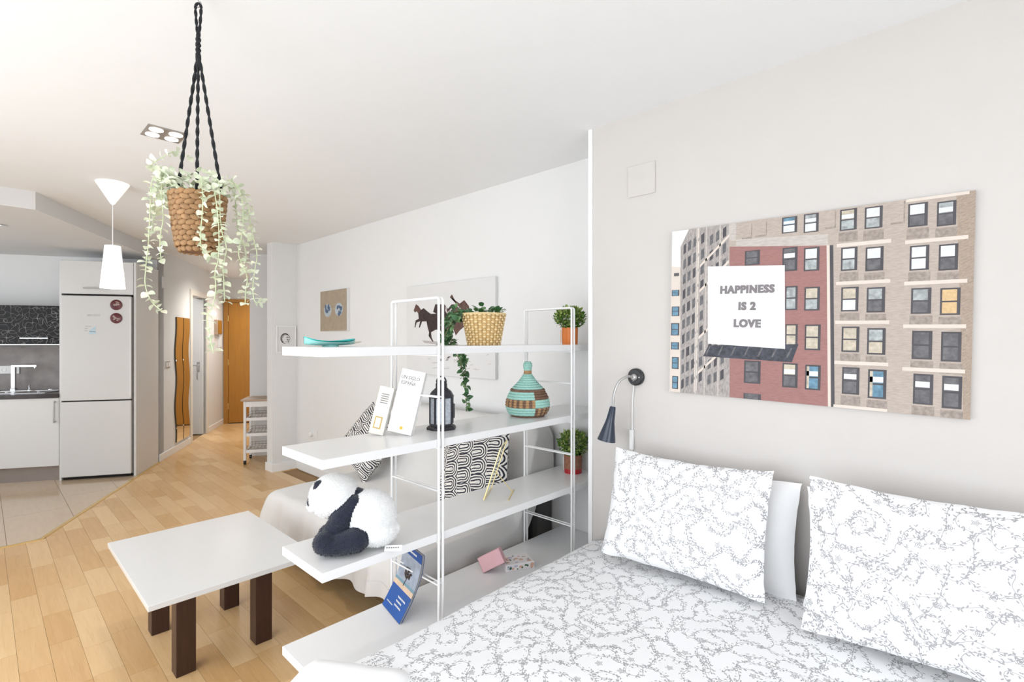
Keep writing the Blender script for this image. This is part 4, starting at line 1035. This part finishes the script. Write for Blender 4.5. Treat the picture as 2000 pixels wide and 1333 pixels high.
o = b.obj('foliage', ['eucalyptus', 'eucalyptus_pale'], t, smooth='keep'); o['kind'] = 'stuff'

# ------------------------------------------------------------------ things on the top shelf
z1, z2, z3, z4 = SZ
t = thing('boat_dish', 'turquoise glazed boat-shaped dish with a pale wooden end', 'dish', (-1.745, .88, z1), R(4))
def dish(sgn, th_):
    def fn(u, v):
        yy = (u - .5) * 2; a_ = (v - .5) * math.pi; wd = .052 * (1 - abs(yy) ** 2.2) + .002; hh = .013 + .004 * abs(yy) ** 2 + (.006 * max(0, -yy - .7) / .3)
        r_ = math.sin(a_); zz = hh * (abs(r_) ** 2.2) + (.006 * abs(yy) ** 3) + .004 + th_
        return (wd * r_, yy * .102, zz)
    return fn
b = MB().grid(dish(1, 0), 36, 14); nb = len(b.f); b.grid(dish(1, .004), 36, 14)
b.m = [1] * nb + [0] * nb
b.obj('bowl', ['turquoise', 'turquoise_pale'], t, smooth='keep')
MB().lathe([(.03, 0), (.028, .006), (0, .007)], 20).obj('foot', 'turquoise_pale', t, smooth=True)
def tipf(u, v):
    a_ = v * 2 * math.pi; r_ = .016 * math.sin(math.pi * (.15 + .85 * (1 - u))) ** .6 * (1 - u * .55)
    return (r_ * math.cos(a_), .086 + u * .042, .014 + u * .004 + r_ * .4 * math.sin(a_))
MB().grid(tipf, 10, 12).obj('wooden_end', 'wood_pale', t, smooth=True)
# trailing ivy in a rattan basket
ivp = (-1.715, 1.62, z1)
t = thing('ivy_plant', 'trailing green ivy in a tan rattan basket on the top shelf', 'plant', ivp)
b = MB(); hb = .145
rows, cols = 13, 30
for i in range(rows):
    q0, q1 = i / rows, (i + 1) / rows
    for j in range(cols):
        a_ = 2 * math.pi * (j + .5) / cols; q = (q0 + q1) / 2; r_ = .072 + .027 * q; out = .003 if (i + j) % 2 else .0
        rot = Matrix.Rotation(a_, 3, 'Z')
        b.ell(((r_ + out) * math.cos(a_), (r_ + out) * math.sin(a_), q * hb), (.0042, r_ * math.pi / cols * 1.05, hb / rows * .56), 6, 5, (i + j) % 2, rot)
b.obj('basket', ['rattan', 'rattan_light'], t, smooth=80)
MB().lathe([(.070, 0), (.072, .004), (.097, hb - .004), (.094, hb - .004), (.06, hb - .02), (0, hb - .02)], 30).obj('liner', 'rattan', t, smooth=True)
MB().tube([(.101 * math.cos(i * .2094), .101 * math.sin(i * .2094), hb) for i in range(30)], .0045, 6, closed=True).obj('rim', 'rattan_light', t, smooth=True)
iv = [leaf_mesh('leaf', .038, .027, m_, .15, .15) for m_ in ('ivy', 'ivy', 'ivy_light')]
sl = []
for i in range(80):
    a_ = rl.random() * 6.283; r_ = rl.random() ** .6 * .085
    p = Vector((ivp[0] + r_ * math.cos(a_), ivp[1] + r_ * math.sin(a_), z1 + hb + rl.random() * .05 * (1.2 - r_ / .09)))
    sl.append((p, (Vector((math.cos(a_), math.sin(a_), .5)) + rv() * .6).normalized(), Vector((0, 0, 1)) + rv() * .5, rl.uniform(.65, 1.05)))
sl.append((Vector((ivp[0], ivp[1], z1 + hb + .04)), Vector((0, .1, 1)), Vector((.7, -.7, 0)), 1.0))
stems = [[(-1.74, 1.58, 1.55), (-1.80, 1.53, 1.565), (-1.845, 1.50, 1.52), (-1.87, 1.50, 1.46), (-1.900, 1.545, 1.425), (-1.925, 1.60, 1.395), (-1.932, 1.655, 1.33), (-1.93, 1.685, 1.24), (-1.932, 1.70, 1.15), (-1.93, 1.705, 1.065)],
         [(-1.75, 1.60, 1.55), (-1.82, 1.56, 1.55), (-1.865, 1.535, 1.48), (-1.900, 1.57, 1.42), (-1.935, 1.66, 1.38), (-1.94, 1.70, 1.30), (-1.935, 1.70, 1.22), (-1.94, 1.72, 1.12)],
         [(-1.74, 1.57, 1.55), (-1.78, 1.50, 1.53), (-1.80, 1.475, 1.48), (-1.82, 1.46, 1.43), (-1.84, 1.45, 1.42)],
         [(-1.76, 1.57, 1.55), (-1.83, 1.53, 1.54), (-1.86, 1.52, 1.47), (-1.905, 1.60, 1.40), (-1.93, 1.68, 1.36), (-1.935, 1.66, 1.29)]]
for S_ in stems:
    P = smooth_path(S_, 5); MB().tube([p - Vector(ivp) for p in P], .0016, 5).obj('stem', 'ivy_stem', t, smooth=True); acc = 0
    for i in range(1, len(P)):
        acc += (P[i] - P[i - 1]).length
        if acc > .013:
            acc = 0
            for s_ in range(3 if i > len(P) * .45 else 5):
                d_ = (rv() + Vector((.25, -.25, -.3))).normalized(); p = P[i] + rv() * (.004 if i > len(P) * .5 else .016)
                if p.x > XB - .012 and p.z < z1 + .012: p.z = z1 + .014
                if p.x < XB - .004 and p.x > XB - .022 and p.z < z1 + .012: p.x = XB - .03
                sl.append((p, d_, rv() + Vector((.4, -.4, .4)), rl.uniform(.6, .95)))
rl.shuffle(sl)
for i, (p, d_, n_, s_) in enumerate(sl[:296]): place_leaf(iv[i % 3], t, ivp, p, d_, n_, s_)
# boxwood plants in small pots
bx = [leaf_mesh('leaf', .016, .0095, m_, .1, .1, 4) for m_ in ('box_green', 'box_light')]
def boxwood(loc, label, potm, band, pr_, ph_, fr, fh, tagm, seed):
    t = thing('boxwood_plant', label, 'plant', loc, 0, 'small boxwood plants on the shelves'); rg = random.Random(seed)
    if band: MB().lathe([(pr_, 0), (pr_, ph_ * .25), (pr_ * 1.005, ph_ * .25), (pr_ * 1.03, ph_), (pr_ * .96, ph_), (pr_ * .9, ph_ - .012), (0, ph_ - .012)], 28, mf=lambda i, j: 0 if i < 1 else (1 if i < 4 else 2)).obj('pot', [potm, band, 'soil'], t, smooth=30)
    else: MB().lathe([(pr_ * .97, 0), (pr_ * 1.02, ph_), (pr_ * .96, ph_), (pr_ * .9, ph_ - .012), (0, ph_ - .012)], 28, mf=lambda i, j: 0 if i < 3 else 1).obj('pot', [potm, 'soil'], t, smooth=30)
    a_ = R(225 + 45 + 30) - .75; 
    tg = MB().box(-.0018, -.010, .012, .0018, .010, ph_ * .86).obj('label_tag', tagm, t, bevel=.001)
    ax = R(218); tg.location = ((pr_ * 1.03 + .004) * math.cos(ax), (pr_ * 1.03 + .004) * math.sin(ax), 0); tg.rotation_euler = (R(8), 0, ax)
    sm = MB()
    for q in range(9):
        a_ = q * .7; sm.tube([(.01 * math.cos(a_), .01 * math.sin(a_), ph_ - .012), (fr * .55 * math.cos(a_), fr * .55 * math.sin(a_), ph_ + fh * .5)], .0012, 4)
    sm.obj('stem', 'ivy_stem', t)
    b = MB()
    for i in range(1500):
        v = Vector((rg.gauss(0, 1), rg.gauss(0, 1), rg.gauss(0, 1))).normalized(); rr_ = rg.uniform(.55, 1.0) * (1 + .10 * mnoise.noise(v * 3))
        p = Vector((v.x * fr * rr_, v.y * fr * rr_, ph_ + fh * .5 + v.z * fh * .56 * rr_))
        if p.z < ph_ - .008: continue
        rnd = Vector((rg.uniform(-1, 1), rg.uniform(-1, 1), rg.uniform(-1, 1)))
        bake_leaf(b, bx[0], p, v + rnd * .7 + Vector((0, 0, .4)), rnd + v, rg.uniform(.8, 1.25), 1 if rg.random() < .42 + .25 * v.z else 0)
    o = b.obj('foliage', ['box_green', 'box_light'], t, smooth='keep'); o['kind'] = 'stuff'
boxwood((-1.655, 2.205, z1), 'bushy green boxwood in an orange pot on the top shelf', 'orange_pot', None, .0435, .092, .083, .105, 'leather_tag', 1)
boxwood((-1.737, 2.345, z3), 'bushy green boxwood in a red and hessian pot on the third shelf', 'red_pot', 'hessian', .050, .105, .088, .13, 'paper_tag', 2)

# ------------------------------------------------------------------ things on the second shelf
def book(loc, rz, tilt, w_, h_, d_, cover, label, name='book', roll=R(11)):
    t = thing(name, label, 'book', loc, rz, 'books on the second shelf'); t.location.z += w_ / 2 * math.sin(roll)
    rot = (tilt, roll, 0)
    cv = MB().box(-w_ / 2, 0, 0, w_ / 2, .0015, h_).box(-w_ / 2, d_ - .0015, 0, w_ / 2, d_, h_).box(-w_ / 2, 0, 0, -w_ / 2 + .0015, d_, h_).obj('cover', cover, t, rot=rot)
    MB().box(-w_ / 2 + .002, .0016, .002, w_ / 2 - .002, d_ - .0016, h_ - .002).obj('page_block', 'paper', t, rot=rot)
    return t, cv
bz = R(43)
t, cv = book((-1.752, 1.178, z2 + .001), R(34), R(-9), .104, .262, .030, 'book_white', 'tall white paperback leaning beside the black lantern')
text('UN SIGLO', .021, 'print_grey', cv, loc=(-.006, -.0005, .228), rot=(R(90), 0, 0), bold=0, sx=.86)
text('ESPAÑA', .021, 'print_grey', cv, loc=(-.010, -.0005, .205), rot=(R(90), 0, 0), bold=0, sx=.86)
MB().lathe([(.007, 0), (.007, .0006), (0, .0006)], 16).obj('publisher_mark', 'print_yellow', cv, loc=(.004, 0, .022), rot=(R(90), 0, 0))
t, cv = book((-1.822, 1.112, z2 + .001), R(36), R(-10), .062, .196, .030, 'book_cream', 'small cream paperback with gold panel leaning on white paperback')
b = MB()
for q in range(5): b.box(-.014, -.001, .128 + q * .009, .018, 0, .1315 + q * .009)
b.obj('title_lines', 'print_grey', cv)
MB().box(-.018, -.0008, .022, .014, 0, .072).box(-.013, -.0012, .027, .009, 0, .067, 1).obj('cover_picture', ['book_gold', 'book_cream'], cv)
t = thing('lantern', 'dark metal Moroccan lantern with glass sides on second shelf', 'lantern', (-1.752, 1.398, z2), R(20))
MB().lathe([(.066, 0), (.066, .010), (.058, .016), (.052, .018), (.052, .026)], 8).obj('base', 'lantern_metal', t, bevel=.001)
for i in range(8):
    a_ = R(45) * i; MB().box(-.004, -.004, .024, .004, .004, .142).obj('post', 'lantern_metal', t, loc=(.050 * math.cos(a_), .050 * math.sin(a_), 0), rot=(0, 0, a_))
    a2 = a_ + R(22.5); MB().box(-.0012, -.0165, .026, .0012, .0165, .140).obj('pane', 'lantern_glass', t, loc=(.0455 * math.cos(a2), .0455 * math.sin(a2), 0), rot=(0, 0, a2))
MB().lathe([(.056, .138), (.057, .146), (.052, .152), (.046, .164), (.030, .178), (.026, .182), (.026, .198), (.022, .206), (.010, .214), (0, .216)], 8).obj('roof', 'lantern_metal', t, bevel=.0008)
MB().tube([(.024 * math.cos(R(i * 15)), 0, .205 + .026 * math.sin(R(i * 15))) for i in range(0, 13)], .0035, 6).obj('handle', 'lantern_metal', t, smooth=True)
MB().box(.046, -.012, .05, .058, .012, .11).obj('door_latch', 'lantern_metal', t, rot=(0, 0, R(22)))
# lidded coil basket: stacked coils in mint and brown
t = thing('coil_basket', 'round lidded coil basket in mint and brown bands', 'basket', (-1.737, 1.952, z2), R(-12))
PR = [(.095, .006), (.112, .018), (.121, .031), (.126, .044), (.128, .057), (.127, .070), (.124, .083), (.119, .096), (.112, .109), (.103, .121), (.098, .133), (.086, .144), (.073, .155), (.061, .166), (.050, .177), (.040, .188), (.031, .199), (.024, .210), (.019, .221), (.0185, .230), (.0185, .239), (.021, .248), (.023, .257), (.022, .266), (.016, .274)]
def band(i, a_):
    a_ = (math.degrees(a_) + 180) % 360 - 180
    left = -150 < a_ < -24 or 70 < a_ < 120
    if i in (0, 10): return 1
    if i in (1, 2, 3, 7, 8, 9): return 0 if left else 1
    if i in (4, 5, 6): return 1 if left else 0
    if i in (18, 19): return 2
    return 0
for i, (r_, z) in enumerate(PR):
    b = MB(); ns = 44 if r_ > .05 else 22; q = .0078 if i < 17 else .0062
    v0 = []; n = 6
    for j in range(ns):
        a_ = 2 * math.pi * j / ns; bump = 1 + .13 * (j % 2)
        for k in range(n):
            c_ = 2 * math.pi * k / n; rr_ = r_ * .86 + q * bump * math.cos(c_) - q * .2; v0.append((rr_ * math.cos(a_), rr_ * math.sin(a_), z + q * bump * math.sin(c_)))
    fs = []; ms = []
    for j in range(ns):
        for k in range(n): fs.append((j * n + k, ((j + 1) % ns) * n + k, ((j + 1) % ns) * n + (k + 1) % n, j * n + (k + 1) % n)); ms.append(band(i, 2 * math.pi * j / ns) if not (i in (4, 5, 6, 1, 2, 3) and j % 2 == 1 and band(i, 2 * math.pi * j / ns) == 1) else 2)
    b.add(v0, fs); b.m = ms
    b.obj('lid_coil' if i > 9 else 'coil', ['mint_yarn', 'brown_yarn', 'tan_yarn'], t, smooth=80)
MB().lathe([(r_ * .82, z) for r_, z in PR], 30).obj('lining', 'tan_yarn', t, smooth=True)

# ------------------------------------------------------------------ things on the third shelf
def panda():
    org = Vector((-1.700, .948, z3)); s = .00188
    t = thing('panda_plush', 'plush panda with navy limbs sitting on the third shelf', 'plush toy', org, .7582)
    def P(px, py, dy=0): return Vector(((px - 690) * s, dy, (1068 - py) * s))
    W_, B_ = 0, 1; E = []
    def el(c, r_, m, rot=None): E.append((c, Vector(r_), m, rot))
    def cap(a_, b_, r0, r1, m, n=7):
        for i in range(n): q = i / (n - 1); r_ = r0 + (r1 - r0) * q; el(a_.lerp(b_, q), (r_, r_, r_), m)
    ry = Matrix.Rotation
    el(P(722, 1012), (.098, .090, .094), W_, ry(R(35), 3, 'Y')); el(P(735, 1040), (.080, .085, .056), W_)
    el(P(652, 974), (.090, .084, .081), W_); el(P(616, 990), (.034, .036, .030), W_)
    el(P(770, 1038), (.020, .020, .020), W_)
    cap(P(697, 984, -.040), P(676, 1010, -.062), .030, .038, B_); cap(P(676, 1010, -.062), P(650, 1046, -.058), .038, .033, B_)
    cap(P(698, 978, 0), P(692, 990, .05), .034, .038, B_); cap(P(685, 1000, .06), P(655, 1042, .055), .044, .036, B_)
    cap(P(708, 1044, -.080), P(668, 1052, -.094), .042, .036, B_); cap(P(660, 1050, -.096), P(652, 1046, -.096), .038, .040, B_)
    cap(P(690, 1046, .060), P(632, 1056, .035), .040, .034, B_)
    el(P(628, 950, -.040), (.015, .015, .021), B_); el(P(640, 948, .050), (.015, .015, .021), B_)
    el(P(609, 982, -.024), (.010, .010, .016), B_); el(P(606, 984, .024), (.010, .010, .014), B_); el(P(600, 990), (.008, .010, .006), B_)
    bm_ = MB()
    for c, r_, m, rot in E: bm_.ell(c, r_, 24, 16, 0, rot)
    me = bpy.data.meshes.new('tmp'); me.from_pydata(bm_.v, [], bm_.f); o = link('tmp', me)
    mo = o.modifiers.new('r', 'REMESH'); mo.mode = 'VOXEL'; mo.voxel_size = .0042
    ms = o.modifiers.new('s', 'SMOOTH'); ms.iterations = 3
    bpy.context.view_layer.update()
    body = bpy.data.meshes.new_from_object(o.evaluated_get(bpy.context.evaluated_depsgraph_get())); bpy.data.objects.remove(o)
    zmin = min(v.co.z for v in body.vertices)
    body.materials.clear(); body.materials.append(M['fur_white']); body.materials.append(M['fur_navy'])
    def cls(p):
        best, bm2 = 9, 0
        for c, r_, m, rot in E:
            q = p - c
            if rot: q = rot.transposed() @ q
            d = (math.sqrt((q.x / r_.x) ** 2 + (q.y / r_.y) ** 2 + (q.z / r_.z) ** 2) - 1) * min(r_)
            if m == 1: d -= .003
            if d < best: best, bm2 = d, m
        return bm2
    fur = MB(); rg = random.Random(4); dz = Vector((0, 0, -zmin))
    for f in body.polygons:
        m = cls(f.center); f.material_index = m; f.use_smooth = True
        for _ in range(1):
            if rg.random() < .75 and f.center.z > zmin + .012:
                n_ = f.normal; tg = n_.cross(Vector((rg.uniform(-1, 1), rg.uniform(-1, 1), rg.uniform(-1, 1)))).normalized(); c = f.center + dz - n_ * .001
                fur.add([c - tg * .0012, c + tg * .0012, c + n_ * rg.uniform(.003, .006) + n_.cross(tg) * rg.uniform(-.005, .005) - Vector((0, 0, .002))], [(0, 1, 2)], m)
    for v in body.vertices: v.co.z -= zmin
    link('body', body, t)
    fo = bpy.data.meshes.new('fur'); fo.from_pydata(fur.v, [], fur.f); fo.materials.append(M['fur_white']); fo.materials.append(M['fur_navy']); fo.polygons.foreach_set('material_index', fur.m)
    o = link('fur', fo, t); o['kind'] = 'stuff'
    lb = MB().box(0, -.0006, 0, .062, .0006, .024).obj('care_label', 'paper', t, loc=(.125, -.055, .004), rot=(R(-55), 0, R(4)))
    tx = MB()
    for q in range(6): tx.box(.006 + q * .008, -.001, .011, .011 + q * .008, 0, .016)
    tx.obj('label_print', 'print_grey', lb)
panda()
# brass glass frame
t = thing('photo_frame', 'thin brass glass photo frame leaning on its strut', 'photo frame', (-1.80, 1.75, z3))
L0 = Vector((-1.80, 1.75, z3))
B1, B2 = Vector((-1.735, 1.638, z3 + .004)), Vector((-1.845, 1.795, z3 + .004)); T1 = Vector((-1.695, 1.712, z3 + .245)); T2 = T1 + (B2 - B1)
c4 = [p - L0 for p in (B1, B2, T2, T1)]
for i in range(4): MB().tube([c4[i], c4[(i + 1) % 4]], .0036 if i == 3 else .0026, 6).obj('frame_bar', 'gold_edge', t, smooth=True)
nn = (c4[1] - c4[0]).cross(c4[3] - c4[0]).normalized() * .0012
b = MB(); b.add([p + nn for p in c4] + [p - nn for p in c4], [(0, 1, 2, 3), (7, 6, 5, 4), (0, 4, 5, 1), (1, 5, 6, 2), (2, 6, 7, 3), (3, 7, 4, 0)]); b.obj('pane', 'glass_pane', t)
md = (c4[2] + c4[3]) / 2 * .45 + (c4[0] + c4[1]) / 2 * .55; MB().tube([md, Vector((md.x + .05, md.y + .075, .003))], .002, 6).obj('strut', 'gold_edge', t, smooth=True)
o = MB().tube([(0, 0, .003), (-.100, .145, .003)], .0026, 6).obj('brass_rod', 'gold_edge', smooth=True, loc=(-1.650, 1.716, z3)); tag(o, 'short thin brass rod lying on the third shelf', 'rod')

# ------------------------------------------------------------------ things on the bottom shelf
def bluebook():
    w_, h_ = .190, .245
    t = thing('book', 'blue paperback with a lone tree photo standing on bottom shelf', 'book', (-1.787, 1.160, z4 + .002), R(-12))
    bn = .028
    def sheet(off, name, m, x0=0, x1=1, y0=0, y1=1, par=None):
        b = MB()
        def fn(u, v):
            x = (x0 + (x1 - x0) * u - .5) * w_; q = y0 + (y1 - y0) * v; return (x, off + .036 * math.sin(q * 2.6) * .8 + q * .085, q * h_)
        b.grid(fn, 8, 14); return b.obj(name, m, par or t, smooth=80)
    fr = sheet(0, 'cover', 'blue_cover'); sheet(.011, 'back_cover', 'blue_cover')
    pg = MB()
    for q in range(9):
        def fn(u, v, q=q): return ((u - .5) * (w_ - .003) - .001, .001 + q * .0011 + .036 * math.sin(v * 2.6) * .8 + v * .085, v * (h_ - .002) + .001)
        pg.grid(fn, 2, 12)
    pg.obj('page_block', 'paper', t, smooth=80)
    e = -.0006
    sheet(e, 'photo_sky', 'sky_print', 0, 1, .40, .86, fr); sheet(e * 1.6, 'photo_sea', 'sea_print', 0, 1, .40, .455, fr); sheet(e * 2, 'photo_sand', 'sand_print', 0, 1, .345, .415, fr)
    def onc(x, q, o_=-.0016): return ((x - .5) * w_, o_ + .036 * math.sin(q * 2.6) * .8 + q * .085, q * h_)
    b = MB(); b.tube([onc(.47, .40), onc(.49, .47), onc(.52, .53)], .002, 5)
    rg = random.Random(3)
    for q in range(34):
        a_ = rg.random() * 6.3; r_ = rg.random() ** .5; c = onc(.50 + .17 * r_ * math.cos(a_), .60 + .085 * r_ * math.sin(a_)); b.ell(c, (.006, .0008, .006), 6, 4)
    b.obj('photo_tree', 'tree_print', fr)
    b = MB()
    for row, n in ((.24, 7), (.185, 5), (.13, 6)):
        for q in range(n):
            c = onc(.50 + .055 * q, row, -.0012); b.box(c[0] - .0028, c[1] - .0008, c[2] - .0052, c[0] + .0028, c[1] + .001, c[2] + .0052)
    for q in range(8):
        c = onc(.12 + .04 * q, .10, -.0012); b.box(c[0] - .002, c[1] - .0008, c[2] - .0022, c[0] + .002, c[1] + .001, c[2] + .0022)
    for q in range(7):
        c = onc(.38 + .055 * q, .93, -.0012); b.box(c[0] - .003, c[1] - .0008, c[2] - .004, c[0] + .003, c[1] + .001, c[2] + .004)
    b.obj('title_print', 'book_white', fr)
bluebook()
t = thing('pink_box', 'open pink gift box tipped against floral box on bottom shelf', 'box', (-1.775, 1.672, z4), R(41))
w_, h_, d_ = .118, .072, .052
for nm, bxx, m_ in (('front', (0, 0, 0, w_, .003, h_), 'pink_box'), ('back', (0, d_ - .003, 0, w_, d_, h_), 'pink_box'), ('base', (0, 0, 0, w_, d_, .003), 'pink_inner'), ('side', (0, 0, 0, .003, d_, h_), 'pink_box'), ('side', (w_ - .003, 0, 0, w_, d_, h_), 'pink_box')):
    MB().box(*bxx).obj(nm, m_, t, rot=(R(-16), R(-27), 0), bevel=.001)
t = thing('floral_box', 'small white box lid printed with peach flowers on bottom shelf', 'box', (-1.700, 1.752, z4), R(64))
MB().box(0, 0, 0, .150, .108, .034).obj('lid', 'flower_box', t, bevel=.002)
b = MB(); rg = random.Random(8)
for q in range(34):
    tp_ = rg.random() < .5; x = .012 + rg.random() * .126; m_ = rg.choice((0, 0, 1, 2, 2)); r_ = .004 + rg.random() * (.011 if m_ != 2 else .003)
    if tp_: b.ell((x, .01 + rg.random() * .088, .0342), (r_, r_ * .8, .0006), 9, 4, m_)
    else: b.ell((x, -.0002, .007 + rg.random() * .02), (r_ * .8, .0006, min(r_, .008) * .8), 9, 4, m_)
b.ell((.022, -.0003, .018), (.012, .0006, .012), 12, 4, 1); b.ell((.024, -.0008, .017), (.007, .0006, .007), 9, 4, 2); b.ell((.138, -.0003, .02), (.010, .0006, .011), 12, 4, 0)
b.obj('flower_print', ['petal_peach', 'petal_lilac', 'leaf_print'], t)
